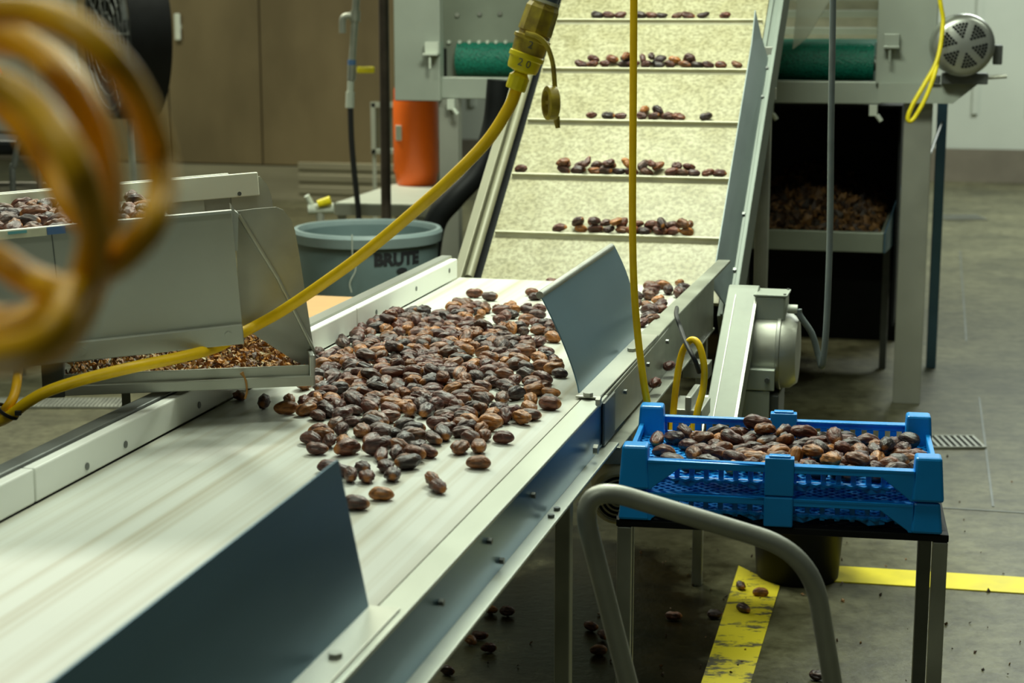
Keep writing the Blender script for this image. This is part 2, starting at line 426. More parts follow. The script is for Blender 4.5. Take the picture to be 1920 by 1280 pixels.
def drain(x0, y0, x1, y1, label, n, dep=.16):
    a, b = atz(x0, y1, 0), atz(x1, y1, 0)
    ax = (b - a).normalized(); ay = Vector((0, 0, 1)).cross(ax); Lg = (b - a).length
    fr = Matrix.Translation(a) @ Matrix((ax, ay, (0, 0, 1))).transposed().to_4x4()
    t = thing('floor_drain', a + ax * Lg / 2, label, 'drain', 'floor drains')
    MB(fr).box(0, Lg, 0, dep, .001, .003).build('channel', black, t)
    g = MB(fr)
    g.box(0, Lg, 0, .006, .003, .010); g.box(0, Lg, dep - .006, dep, .003, .010)
    for i in range(n + 1):
        x = i * (Lg - .012) / n; g.box(x, x + .009, .006, dep - .006, .003, .009)
    g.build('grating', steel2, t)
drain(1748, 820, 1850, 842, 'short slotted floor drain just right of the blue crates', 8, .18)
drain(1775, 404, 1852, 413, 'distant slotted floor drain near the back wall', 10, .3)
drain(-40, 752, 226, 766, 'long slotted floor drain under the left feed chute', 34, .16)

# ------------------------------------------------------------------ sorting conveyor
cv = thing('sorting_conveyor', wl(-1.05, 3.0, 0), 'long white belt conveyor with steel side frames running through the middle of the room', 'conveyor', frame=LINE)
prof = [(.5, .812), (4.84, .812)]
prof = [(.5, .83)] + [(4.83 + .04 * math.sin(a), .79 + .04 * math.cos(a)) for a in [i * math.pi / 10 for i in range(11)]] + [(.5, .75)]
b = MB(LINE)
n = len(prof)
b.add([(-1.385, s, z) for s, z in prof] + [(-.712, s, z) for s, z in prof],
      [tuple(range(n)), tuple(range(n, 2 * n))[::-1]] + [(i, (i + 1) % n, n + (i + 1) % n, n + i) for i in range(n)])
b.build('belt', beltw, cv, smooth=True)
for s0, s1 in ((.5, 2.40), (2.403, 3.93), (3.933, 4.80)):
    g = MB(LINE).box(-1.405, -1.383, s0, s1, .8335, .889).build('guard_strip', guardw, cv, .003)
    for x, y in ((374, 759), (236, 833), (164, 874), (781, 541), (706, 585), (843, 507)):
        p = onT(x, y, -1.382)
        if s0 < p.y < s1:
            MB(LINE).tube([(-1.384, p.y, p.z), (-1.3815, p.y, p.z)], .0065, 10).build('screw', steeldk, g)
for s0, s1, m_ in ((.5, 3.15, steeldk), (3.155, 4.83, steel)):
    r = MB(LINE); r.box(-1.440, -1.407, s0, s1, .70, .893); r.box(-1.456, -1.440, s0, s1, .72, .886)
    r.build('left_side_rail', m_, cv, .003)
r = MB(LINE)
r.box(-.674, -.668, .5, 3.40, .735, .8235)
r.build('near_side_frame', steelb, cv)
MB(LINE).box(-.710, -.666, .5, 3.40, .824, .831).build('frame_lip', framep, cv, .002)
MB(LINE).box(-.674, -.642, .5, 3.40, .728, .7345).build('frame_flange', framep, cv, .002)
r = MB(LINE)
def quad(s, z0, z1, ta, tb): return [(ta, s, z0), (tb, s, z0), (tb, s, z1), (ta, s, z1)]
def loft(mb, A, B): mb.add(A + B, [(0, 1, 2, 3), (7, 6, 5, 4), (0, 4, 5, 1), (1, 5, 6, 2), (2, 6, 7, 3), (3, 7, 4, 0)])
loft(r, quad(3.405, .824, .831, -.712, -.668), quad(3.95, .824, .833, -.722, -.672))
loft(r, quad(3.95, .824, .833, -.722, -.672), quad(4.15, .825, .834, -.722, -.674)); loft(r, quad(4.15, .825, .834, -.722, -.674), quad(4.84, .899, .907, -.641, -.606))
loft(r, quad(3.405, .735, .824, -.674, -.668), quad(3.95, .725, .824, -.676, -.670)); loft(r, quad(3.95, .725, .824, -.676, -.670), quad(4.15, .72, .825, -.678, -.672)); loft(r, quad(4.15, .72, .825, -.678, -.672), quad(4.78, .72, .893, -.648, -.642))
r.box(-.674, -.640, 3.405, 4.80, .716, .722)
r.build('far_side_frame', mat('worn frame steel', (.33, .345, .285), .45, .55, .2, 9, .05, 40), cv, .002)
sp = MB(LINE).box(-.667, -.661, 3.345, 3.455, .738, .826).build('splice_plate', steeldk, cv, .002)
for x, y in ((1119, 752), (1114, 842)):
    p = onT(x, y, -.66); bolt_mb(MB(LINE), (-.661, p.y, p.z), (1, 0, 0), .010, .009).build('bolt', steel2, sp)
for x, y in ((1170, 734), (1213, 683), (1249, 640), (1285, 604), (824, 1129), (915, 1014), (938, 1052), (997, 928)):
    p = onT(x, y, -.667); bolt_mb(MB(LINE), (-.6675, p.y, max(p.z, .75)), (1, 0, 0), .0055, .007).build('bolt', steeldk, cv)
for x, y in ((1046, 955), (1030, 968)):
    p = LINE.inverted() @ atz(x, y, .736); bolt_mb(MB(LINE), (-.655, p.y, .735), (0, 0, 1), .006, .005).build('bolt', steeldk, cv)
# deflector plates bolted to the frame
d = MB(LINE)
A_, B_, C_ = (wl(*v) for v in ((-.720, 2.066, .832), (-.757, 2.062, 1.029), (-.722, .70, .832)))
nn = (B_ - A_).cross(C_ - A_).normalized(); rr0 = ray(90, 1280); oo = Vector((0, 0, CAMZ))
Q_ = oo + rr0 * ((A_ - oo).dot(nn) / rr0.dot(nn)); E_ = B_ + (Q_ - B_) * 1.6
d.fr = Matrix.Identity(4)
d.slab([A_, B_, E_, C_], nn * .003 * (1 if nn.x > 0 else -1))
p1 = d.build('deflector_plate', steelb, cv)
p1['label'] = 'plain blue grey deflector plate at the near end of the belt'
f = MB(LINE).box(-.722, -.676, .70, 2.072, .8315, .8345).build('foot_flange', steelw, p1, .002)
q = LINE.inverted() @ atz(636, 1231, .835); bolt_mb(MB(LINE), (-.698, q.y, .8345), (0, 0, 1), .009, .006).build('bolt', steel2, p1)
d = MB(LINE)
def p2pt(u, v):       # u along the plate, v up its leaning face
    s = 3.371 + (3.99 - 3.371) * u; tb = -.720; tt = -.801 + .028 * u; zt = 1.033 + .02 * u
    w = v ** 1.35
    return (tb + (tt - tb) * w, s + (.055 * math.sin(math.pi * v) if u > .98 else 0), .832 + (zt - .832) * v)
nu, nv = 10, 10
vs = [p2pt(i / nu, j / nv) for i in range(nu + 1) for j in range(nv + 1)]
fs = [(i * (nv + 1) + j, (i + 1) * (nv + 1) + j, (i + 1) * (nv + 1) + j + 1, i * (nv + 1) + j + 1) for i in range(nu) for j in range(nv)]
vs2 = [(x + .003, y, z) for x, y, z in vs]; o = len(vs)
edge = [i * (nv + 1) for i in range(nu + 1)] + [nu * (nv + 1) + j for j in range(1, nv + 1)] + [i * (nv + 1) + nv for i in range(nu - 1, -1, -1)] + [j for j in range(nv - 1, 0, -1)]
fs2 = [tuple(o + i for i in q[::-1]) for q in fs] + [(edge[i], edge[(i + 1) % len(edge)], o + edge[(i + 1) % len(edge)], o + edge[i]) for i in range(len(edge))]
d.add(vs + vs2, fs + fs2)
p2 = d.build('deflector_plate', steelb, cv, smooth=True)
p2['label'] = 'curved leaning deflector plate with rolled top beside the date heap'
MB(LINE).tube([p2pt(0, 1.0), p2pt(.5, 1.0), p2pt(.97, 1.0)], .008, 10).build('rolled_rim', steel2, p2, smooth=True)
f = MB(LINE); f.box(-.722, -.672, 3.345, 4.04, .8335, .838); f.build('foot_flange', steelw, p2, .002)
for x, y in ((1100, 742), (1180, 658)):
    q = LINE.inverted() @ atz(x, y, .838); bolt_mb(MB(LINE), (-.696, q.y, .838), (0, 0, 1), .010, .007).build('bolt', steel2, p2)
for s in (1.2, 2.99, 4.72):
    for t in (-.664, -1.435):
        MB(LINE).box(t - .014, t + .014, s - .014, s + .014, 0, .727 if t > -1 else .70).build('leg', steel2, cv, .002)
MB(LINE).box(-1.40, -.68, 4.70, 4.73, .64, .67).build('cross_bar', steel2, cv)
br = MB(LINE)
br.box(-.636, -.56, 4.00, 4.15, .63, .67); br.box(-.60, -.585, 4.00, 4.15, .60, .70); 
MB(LINE).box(-.668, -.60, 4.40, 4.46, .66, .70).build('lug', steel2, cv, .002)
br.build('take_up_bracket', steel2, cv, .003)
MB(LINE).box(-.668, -.58, 4.10, 4.16, .52, .628).build('bearing_block', steeldk, cv, .004)

# fan cover of the conveyor's own gear motor, hanging under the belt
gm = thing('gear_motor', aty(1160, 938, 3.72) , 'tan round gear motor hanging under the conveyor behind the blue crates', 'motor')
c0 = aty(1160, 932, 3.66)
AX = Matrix.Translation(c0) @ Matrix.Rotation(R(90), 4, 'X')        # local z toward the camera (-Y)
b = MB(AX).lathe([(.0, -.20), (.052, -.20), (.056, -.02), (.060, -.012), (.060, 0), (.054, .010), (.050, .010), (.050, .004), (0, .004)], seg=36)
b.build('housing', brass, gm, smooth=True)
for rr in (.014, .024, .034, .044):
    MB(AX).lathe([(rr - .0028, .0042), (rr + .0028, .0042), (rr + .0028, .0052), (rr - .0028, .0052)], seg=30, close=True).build('vent_slot', black, gm)
MB().box(c0.x - .03, c0.x + .03, c0.y + .06, c0.y + .14, c0.z + .058, .7145).build('hanger', steel2, gm)

# ------------------------------------------------------------------ incline conveyor
AL = R(37.3)
INC = LINE @ Matrix.Translation((0, 4.910, .787)) @ Matrix.Rotation(AL, 4, 'X')   # (across, up the slope, off the belt)
ic = thing('incline_conveyor', wl(-1.0, 5.6, 0), 'steep cleated cream belt elevator carrying rows of dates up and away', 'conveyor', frame=LINE)
MB(INC).box(-1.352, -.644, -.02, 2.25, -.012, 0).build('belt', incm, ic)
for k in range(8):
    l = .226 + .2555 * k
    c = MB(INC); prf = [(-.010, 0), (-.004, .006), (-.0035, .016), (.0035, .016), (.004, .006), (.010, 0)]
    c.add([(t, l + a, n_) for t in (-1.345, -.652) for a, n_ in prf],
          [tuple(range(6)), tuple(range(6, 12))[::-1]] + [(i, (i + 1) % 6, 6 + (i + 1) % 6, 6 + i) for i in range(6)])
    c.build('cleat', cleatm, ic)
r = MB(INC); r.box(-1.420, -1.392, -.05, 2.25, -.10, .055); r.build('side_rail', railm, ic, .003)
MB(INC).box(-1.391, -1.354, -.05, 2.25, -.10, -.03).build('gap_shade_strip', black, ic)  # black strip put in for the shade between tube and belt
MB(INC).tube([(-1.378, .012, .030), (-1.378, 2.25, .030)], .0135, 14).build('rail_tube', railm, ic, smooth=True)
guardm2 = mat('matt grey rail', (.18, .21, .18), .58, .2, .10, 6)
r = MB(INC); r.box(-.640, -.590, -.08, 2.25, -.10, .012); r.box(-.632, -.624, -.08, 2.25, .012, .020); r.box(-.603, -.590, -.08, 2.25, .012, .028)
r.build('side_rail', guardm2, ic, .002)
sk = MB(INC); sk.slab([(-.616, -.05, .012), (-.654, -.05, .098), (-.660, 1.02, .098), (-.664, 1.17, .112), (-.640, 1.10, .06), (-.616, 1.05, .012)], (.003, 0, .001))
sk.build('side_skirt', mat('slate steel', (.26, .31, .31), .42, .55, .08, 4), ic)
for l, t in ((1.0, -.612), (.86, -.612), (.93, -.596), (.33, -.612), (.10, -.612)):
    bolt_mb(MB(INC), (t, l, .012), (0, 0, 1), .006, .006).build('bolt', steeldk, ic)
pz = LINE.inverted() @ aty(1430, 380, 5.75)
zt = (pz.y - 4.918) * math.tan(AL) + .776 - .14
MB(LINE).box(pz.x - .021, pz.x + .021, pz.y - .021, pz.y + .021, 0, 1.47).build('leg', steel2, ic, .002)
MB(LINE).box(-.588, pz.x + .021, pz.y - .018, pz.y + .018, 1.30, 1.34).build('leg_bracket', steel2, ic, .002)
MB(LINE).box(-1.45, -1.421, 5.75, 5.79, 0, 1.40).build('leg', steel2, ic, .002)
MB(INC).box(-1.30, -.70, .0, 2.2, -.11, -.03).build('slider_bed', steeldk, ic)

# ------------------------------------------------------------------ drive motor at the foot of the incline
DM = LINE @ Matrix.Translation((-.583, 4.22, .61)) @ Matrix.Rotation(R(32), 4, 'X')    # (across, along the guard, off it)
guardm = mat('matt zinc sheet', (.27, .295, .245), .60, .2, .18, 6, .05, 30)
dm = thing('drive_motor', wl(-.48, 4.5, 0), 'silver electric drive motor with slanted belt guard at the foot of the incline', 'motor', frame=LINE)
pr = [(-.02, -.07), (-.02, .0), (.478, .0)] + [(.478 + .035 * math.sin(a), -.035 + .035 * math.cos(a)) for a in [i * math.pi / 8 for i in range(1, 9)]]
n = len(pr)
g = MB(DM).add([(.0, a, c) for a, c in pr] + [(.080, a, c) for a, c in pr],
      [tuple(range(n)), tuple(range(n, 2 * n))[::-1]] + [(i, (i + 1) % n, n + (i + 1) % n, n + i) for i in range(n)])
gd = g.build('belt_guard', guardm, dm, .002)
e = MB(DM); e.box(.074, .081, -.02, .45, 0, .003); e.box(.022, .0235, -.01, .45, 0, .0025); e.build('seam', steel2, gd)
MB(DM).box(-.045, 0, -.05, .10, -.075, -.03).build('guard_foot', steel2, dm, .003)
mc = LINE.inverted() @ aty(1441, 655, 4.60)
MX = LINE @ Matrix.Translation(mc) @ Matrix.Rotation(R(32), 4, 'X') @ Matrix.Rotation(R(90), 4, 'Y')    # local z = across, to the right
hb = MB(MX).lathe([(0, -.060), (.098, -.060), (.102, -.052), (.102, .030), (.099, .060), (.085, .078), (.03, .083), (0, .083)], seg=40)
hb.build('housing', steelw, dm, smooth=True)
MB(MX).lathe([(.1025, .026), (.1065, .028), (.1065, .036), (.1025, .038)], seg=40, close=True).build('end_band', steel2, dm, smooth=True)
jb = MB(LINE); jb.box(mc.x - .034, mc.x + .046, mc.y - .05, mc.y + .05, mc.z + .085, mc.z + .150); jb.build('junction_box', paint, dm, .006)
MB(LINE).box(mc.x - .038, mc.x + .050, mc.y - .054, mc.y + .054, mc.z + .150, mc.z + .156).build('box_lid', paint, dm, .002)
for a, b_ in ((.043, -.045), (.043, .045)):
    bolt_mb(MB(LINE), (mc.x + a, mc.y + b_, mc.z + .156), (0, 0, 1), .004, .003).build('screw', steeldk, dm)
MB(LINE).tube([(mc.x + .05, mc.y - .02, mc.z + .115), (mc.x + .075, mc.y - .02, mc.z + .115)], .012, 10).build('cable_gland', whitep, dm, smooth=True)
fp = MB(LINE); fp.box(mc.x - .065, mc.x + .030, mc.y - .128, mc.y - .122, mc.z - .085, mc.z - .030); fp.box(mc.x - .065, mc.x + .030, mc.y - .122, mc.y - .06, mc.z - .036, mc.z - .030); fp.build('mounting_plate', paint, dm, .002)
for dx in (-.045, .012): bolt_mb(MB(LINE), (mc.x + dx, mc.y - .128, mc.z - .055), (0, -1, 0), .007, .012).build('bolt', steeldk, dm)
lp = MB(LINE); lp.box(mc.x - .062, mc.x + .018, mc.y - .124, mc.y - .118, mc.z - .185, mc.z - .088); lp.build('mounting_plate', paint, dm, .002)
for dx in (-.050, -.036, .000, .010): bolt_mb(MB(LINE), (mc.x + dx, mc.y - .124, mc.z - .165), (0, -1, 0), .004, .002).build('screw', steeldk, dm)
st = MB(LINE); st.box(mc.x - .055, mc.x + .04, mc.y - .10, mc.y + .06, .38, mc.z - .102); st.box(-.636, mc.x + .04, mc.y - .08, mc.y + .02, .36, .379)
st.build('motor_stand', steeldk, dm, .003)
# flexible conduit looping from the motor up to the ceiling
jx = LINE @ Vector((mc.x + .078, mc.y - .02, mc.z + .115))
yj = jx.y
cp = [jx, aty(1500, 592, yj), aty(1522, 625, yj), aty(1534, 665, yj), aty(1540, 686, yj - .01), aty(1544, 672, yj - .02), aty(1550, 600, yj - .02), aty(1556, 440, yj), aty(1558, 250, yj), aty(1561, 60, yj), aty(1563, -120, yj)]
top = cp[-1].copy(); top.z = 5.29
tag(MB().tube(spline(cp, 8) + [top], .0085, 10).build('electrical_conduit', conduit, smooth=True), 'grey flexible conduit dropping from above and curling into the drive motor', 'conduit')
# ------------------------------------------------------------------ rear sorting machine (behind the incline)
S0 = 7.2
rm = thing('rear_machine', wl(.4, 7.6, 0), 'large grey green machine with green mesh roller standing behind the incline', 'machine', frame=LINE)
def rbox(name, m, x0, y0, x1, y1, s, depth, bev=.004, parent=None):
    t0, t1, z0, z1 = rectS(x0, y0, x1, y1, s)
    return MB(LINE).box(t0, t1, s, s + depth, z0, z1).build(name, m, parent or rm, bev)
rbox('side_panel', paint, 736, -420, 823, 189, 7.2, .06)
rbox('side_panel', paint, 1652, -420, 1766, 158, 7.2, .06)
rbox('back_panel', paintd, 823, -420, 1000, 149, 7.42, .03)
tb0, tb1, zb0, zb1 = rectS(822, 149, 1651, 190, 7.225)
MB(LINE).box(tb0, tb1, 7.225, 7.30, zb0, zb1).build('cross_beam', paint, rm, .004)
t0, t1, z0, z1 = rectS(1648, 156, 1832, 192, 7.19)
fb = MB(LINE); fb.prism([(t0, z0), (t1 - .09, z0), (t1, z0 + .075), (t1, z1), (t0, z1)], 7.12, 7.20, Matrix(((1, 0, 0, 0), (0, 0, 1, 0), (0, 1, 0, 0), (0, 0, 0, 1))))
fb.build('motor_shelf', paint, rm, .003); shz = z1
def post(x, y, hpx, s_top, name='leg', wd=.036, m=steelw):
    p = LINE.inverted() @ atz(x, y, 0)
    MB(LINE).box(p.x - wd, p.x + wd, p.y - .03, p.y + .03, 0, s_top).build(name, m, rm, .003)
    return p
pf = LINE.inverted() @ atz(1699, 757, 0)
MB(LINE).box(pf.x - .056, pf.x + .054, pf.y, pf.y + .05, 0, z0 - .001).build('leg', steelw, rm, .003)
pr_ = LINE.inverted() @ atz(1745, 690, 0)
MB(LINE).box(pr_.x - .022, pr_.x + .022, pr_.y, pr_.y + .04, 0, z0 + .02).build('leg', steelb, rm, .003)
MB(LINE).cyl((pf.x + .03, pf.y + .03, .95), (pr_.x, pr_.y, 1.10), .006, 8).build('brace', steeldk, rm)
tl = rectS(826, 190, 862, 420, 7.25)
MB(LINE).box(tl[0], tl[1], 7.23, 7.29, 0, zb0).build('leg', steelw, rm, .003)
MB(LINE).box(tb0 + .02, tb0 + .07, 8.0, 8.05, 0, 1.6).build('leg', steelw, rm, .003)
# green roller with belt running back
a = onS(862, 115, 7.45); b_ = onS(1640, 115, 7.45)
zc, rr = a.z * .5 + b_.z * .5, .082
g = MB(LINE)
pf2 = [(7.45 - rr * math.sin(u), zc + rr * math.cos(u)) for u in [i * math.pi / 14 for i in range(15)]] + [(8.3, zc - rr), (8.3, zc + rr)]
n = len(pf2)
g.add([(a.x, s, z) for s, z in pf2] + [(b_.x, s, z) for s, z in pf2], [tuple(range(n)), tuple(range(n, 2 * n))[::-1]] + [(i, (i + 1) % n, n + (i + 1) % n, n + i) for i in range(n)])
gr = g.build('mesh_roller', greenm, rm, smooth=True)
for t, sg in ((a.x, -1), (b_.x, 1)):
    MB(LINE).cyl((t, 7.45, zc), (t + sg * .045, 7.45, zc), .030, 14).build('roller_shaft', steel2, gr, smooth=True)
for t in (a.x - .075, b_.x + .05):
    MB(LINE).box(t, t + .025, 7.36, 7.60, zc - .09, zc + .05).build('bearing_plate', black, rm, .003)
MB(LINE).prism([(b_.x + .012, zc - .09), (b_.x + .048, zc - .09), (b_.x + .048, zc + .17), (b_.x + .012, zc + .06)], 7.30, 7.33, Matrix(((1, 0, 0, 0), (0, 0, 1, 0), (0, 1, 0, 0), (0, 0, 0, 1)))).build('side_shield', black, rm)
for x, y in ((828, 28), (858, 28), (900, 26), (938, 25)):
    p = onS(x, y, 7.418); bolt_mb(MB(LINE), (p.x, 7.419, p.z), (0, -1, 0), .010, .010).build('bolt', steel2, rm)
for x in (842, 862, 880, 898, 914, 930, 948):
    p = onS(x, 84, 7.41); bolt_mb(MB(LINE), (p.x, 7.418, p.z + .012), (0, -1, 0), .008, .012).build('bolt', whitep, rm)
for x, y in ((812, 90), (1672, 76)):      # small adjuster brackets on the two side panels
    p = onS(x, y, 7.19); k = MB(LINE)
    k.box(p.x - .030, p.x + .030, 7.165, 7.198, p.z - .026, p.z + .026); k.box(p.x - .032, p.x + .032, 7.14, 7.165, p.z - .030, p.z - .020)
    k.tube([(p.x - .004, 7.155, p.z - .03), (p.x - .004, 7.155, p.z - .085)], .006, 8)
    k.build('adjuster_bracket', whitep if x < 900 else paint, rm, .002)
for x in (1640, 1445, 850):               # toggle clamps below the beam
    p = onS(x, 199, 7.22); k = MB(LINE); k.box(p.x - .02, p.x + .012, 7.19, 7.222, zb0 - .045, zb0 - .001); k.tube([(p.x + .012, 7.18, zb0 - .04), (p.x + .03, 7.18, zb0 - .065)], .010, 8)
    k.build('toggle_clamp', whitep, rm, .002)
# chute of black sheet under the roller and its waste tray
ch = MB(LINE)
tc0, tc1 = onS(1438, 300, 7.5).x, onS(1688, 300, 7.3).x
ch.box(tc0 - .55, tc1, 8.15, 8.16, .36, zb0 + .05); ch.box(tc1 - .01, tc1, 7.32, 8.15, .30, zb0 - .01); ch.box(tc0 - .56, tc0 - .55, 7.32, 8.15, .30, zb0 - .01); ch.box(tc0 - .55, tc1, 7.30, 8.15, zb0 - .02, zb0 - .008)
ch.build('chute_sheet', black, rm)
t0, t1, z0, z1 = rectS(1392, 433, 1656, 470, 7.1)
ty = MB(LINE); ty.box(t0 - .02, t1, 7.1, 7.13, z0, z1); ty.box(t0 - .02, t1, 7.13, 8.1, z0, z0 + .01); ty.box(t1 - .012, t1, 7.13, 8.1, z0, z1)
ty.slab([(t1, 7.1, z0), (t1, 7.1, z1), (t1 + .03, 7.25, z1 + .17), (t1 + .03, 7.25, z0 + .08)], (-.006, 0, 0)) if False else None
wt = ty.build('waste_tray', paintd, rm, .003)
zt0 = z0
gz = MB(LINE); gz.slab([(t1 + .002, 7.1, z0), (t1 + .002, 7.1, z1), (t1 + .05, 7.6, z1 + .16), (t1 + .05, 7.6, z0)], (.006, 0, 0)); gz.build('tray_side', steelb, rm)
MB(LINE).box(t0 - .02, t0 + .02, 7.15, 7.19, 0, z0 - .001).build('leg', steeldk, rm)
MB(LINE).box(t1 - .03, t1, 7.9, 7.94, 0, z0 - .001).build('leg', steeldk, rm)
def scraps(name, fn, count, size, m, label, frame):
    rnd = random.Random(5); c = MB(frame)
    for _ in range(count):
        p = Vector(fn(rnd)); s = size * rnd.uniform(.5, 1.5)
        q = Quaternion((rnd.gauss(0, 1), rnd.gauss(0, 1), rnd.gauss(0, 1), rnd.gauss(0, 1))).normalized().to_matrix()
        vs = [q @ Vector((x * s * rnd.uniform(.5, 1.2), y * s * rnd.uniform(.4, 1), z * s * .35)) + p for x, y, z in ((-1, -1, 0), (1, -.8, .4), (.9, 1, -.3), (-.8, .9, .5), (0, 0, 1.3), (0, 0, -1.2))]
        c.add(vs, [(0, 1, 4), (1, 2, 4), (2, 3, 4), (3, 0, 4), (1, 0, 5), (2, 1, 5), (3, 2, 5), (0, 3, 5)])
    o = c.build(name, m); o['kind'] = 'stuff'; tag(o, label, 'scraps'); return o
def heap(rnd):
    t = rnd.uniform(t0 + .02, t1 - .03); y = rnd.uniform(7.15, 8.08)
    h = .02 + .22 * ((y - 7.13) / .95) * (.55 + .45 * math.sin((t - t0) * 7))
    return (t, y, zt0 + .02 + h + rnd.uniform(-.02, .02))
scraps('date_scraps', heap, 1500, .020, chipsd, 'dark brown heap of date scraps in the tray under the rear machine', LINE)
# cleated white feed belt behind the green roller, seen through the gap on the right
fb = thing('feed_conveyor', wl(1.0, 8.9, 0), 'pale slatted feed belt rising behind the green roller at upper right', 'conveyor', frame=LINE)
F2 = LINE @ Matrix.Translation((0, 8.42, zc - .02)) @ Matrix.Rotation(R(30), 4, 'X')
ta, tbb = onS(1455, 40, 8.6).x, onS(1640, 40, 8.6).x
MB(F2).box(ta - .3, tbb + .02, 0, 1.6, -.02, 0).build('belt', cleatm, fb)
for k in range(9): MB(F2).box(ta - .3, tbb + .02, .07 + k * .16, .082 + k * .16, 0, .035).build('cleat', whitep, fb)
MB(F2).box(tbb + .03, tbb + .06, -.03, 1.6, -.06, .06).build('side_rail', cream, fb)
for t in (ta - .2, tbb): MB(LINE).box(t, t + .04, 9.4, 9.44, 0, zc + .5).build('leg', steel2, fb)
# clear plastic flap hanging over the roller
cm = mat('clear plastic', (.75, .78, .66), .25, 0); cm.node_tree.nodes['Principled BSDF'].inputs['Alpha'].default_value = .45
k = onS(1488, 92, 7.30); k2 = onS(1530, 70, 7.6)
fl = MB(LINE); fl.slab([LINE.inverted() @ (LINE @ onS(1486, 92, 7.34)), onS(1512, 72, 7.34), onS(1592, -60, 7.34), onS(1500, -60, 7.34)], (.003, .003, 0))
o = fl.build('plastic_flap', cm); tag(o, 'clear plastic flap hanging in front of the slatted feed belt', 'flap')

# unseen deck added over the machine to shade the floor below
bd = MB(LINE); bd.box(tb0 - .02, onS(1766, 100, 7.2).x, 7.25, 11.0, 2.50, 2.60)
bd.build('shade_deck', paintd, rm)
MB(LINE).box(tb0 + .1, tc1 - .03, 8.6, 8.62, 0, .50).build('shade_sheet', black, rm)  # dark sheet added to block light and view below the tray

# ------------------------------------------------------------------ round fan motor on the machine's right arm
fm = thing('fan_motor', onS(1810, 158, 7.14) and LINE @ Vector((onS(1810, 158, 7.14).x, 7.14, onS(1810, 158, 7.14).z)), 'round silver motor with perforated end cover on the arm at upper right', 'motor', frame=LINE)
pc = onS(1805, 85, 7.0)
FX = LINE @ Matrix.Translation((pc.x, 7.05, pc.z)) @ Matrix.Rotation(R(8), 4, 'Z') @ Matrix.Rotation(R(90), 4, 'X')
MB(FX).lathe([(0, -.13), (.09, -.13), (.112, -.11), (.112, -.05)], seg=40).build('housing', steelb, fm, smooth=True)
fc = MB(FX).lathe([(.110, -.075), (.118, -.075), (.118, .022), (.110, .040), (.092, .050), (0, .050)], seg=44).build('fan_cover', steel, fm, smooth=True)
gm_ = MB(FX); rnd = random.Random(2)
for k in range(6):
    a0 = k * math.pi / 3 + .26
    for ring, cnt in ((.034, 1), (.046, 2), (.058, 3), (.070, 4), (.081, 5)):
        for j in range(cnt):
            aa = a0 + math.pi / 6 + (j - (cnt - 1) / 2) * (.0125 / ring)
            x, y = ring * math.cos(aa), ring * math.sin(aa)
            gm_.tube([(x, y, .0498), (x, y, .0515)], .0058, 8)
gm_.build('vent_grille', black, fc)
zz = onS(1810, 160, 7.1).z
bs = MB(LINE); bs.box(pc.x - .075, pc.x + .10, 7.07, 7.18, shz + .002, pc.z - .108); bs.box(pc.x - .12, pc.x - .078, 7.10, 7.14, shz + .002, shz + .035)
bs.build('mounting_foot', steeldk, fm, .004)
MB(LINE).box(pc.x + .115, pc.x + .150, 7.10, 7.22, pc.z - .075, pc.z + .0).build('terminal_box', steeldk, fm, .004)
MB(LINE).cyl((pc.x + .085, 7.09, pc.z - .125), (pc.x + .17, 7.09, pc.z - .118), .008, 8).build('shaft', pipe, fm)
# yellow cable hanging from it
Yc = (LINE @ Vector((pc.x, 7.0, 0))).y - .06
cab = [aty(1752, -60, Yc), aty(1764, 10, Yc), aty(1768, 45, Yc), aty(1758, 110, Yc - .03), aty(1735, 155, Yc - .05), aty(1712, 195, Yc - .06), aty(1702, 222, Yc - .06), aty(1712, 224, Yc - .06), aty(1735, 185, Yc - .06), aty(1752, 140, Yc - .05), aty(1758, 112, Yc - .02)]
up_ = cab[0].copy(); up_.z = 5.29
tag(MB().tube([up_] + spline(cab, 8), .0085, 10).build('cable', rubyb, smooth=True), 'thin bright yellow cable drooping in a loop below the round fan motor', 'cable')

# ------------------------------------------------------------------ background, left half
cb = thing('steel_cabinet', LINE @ Vector((onS(520, 385, 13.8).x, 14.1, 0)), 'tall bronze stainless cabinet with big flat doors in the background', 'cabinet', frame=LINE)
SC_ = 13.8
zf = onS(560, 310, SC_).z
xs = (150, 317, 490, 742)
for i in range(3):
    ta_, tb_ = onS(xs[i], 200, SC_).x, onS(xs[i + 1], 200, SC_).x
    dr = MB(LINE).box(ta_ + .006, tb_ - .006, SC_, SC_ + .05, zf, 3.2).build('door', fridge, cb, .004)
    if i == 1:
        p = onS(337, 48, SC_); MB(LINE).box(p.x - .025, p.x + .025, SC_ - .06, SC_ - .03, p.z - .12, p.z + .10).build('handle', whitep, dr, .01)
        MB(LINE).box(p.x - .015, p.x + .015, SC_ - .03, SC_ - .001, p.z - .03, p.z + .01).build('handle_stem', whitep, dr)
tA, tB = onS(150, 200, SC_).x, onS(742, 200, SC_).x
MB(LINE).box(tA, tB, SC_ + .055, SC_ + .8, zf, 3.2).build('carcass', fridge, cb)
MB(LINE).box(tA, tB, SC_ + .01, SC_ + .8, 0, zf - .01).build('plinth', fridge2, cb)
for k in range(3):
    MB(LINE).box(onS(560, 350, SC_).x, tB, SC_ - .012, SC_ + .009, .06 + k * .10, .12 + k * .10).build('louver', fridge2, cb, .004)

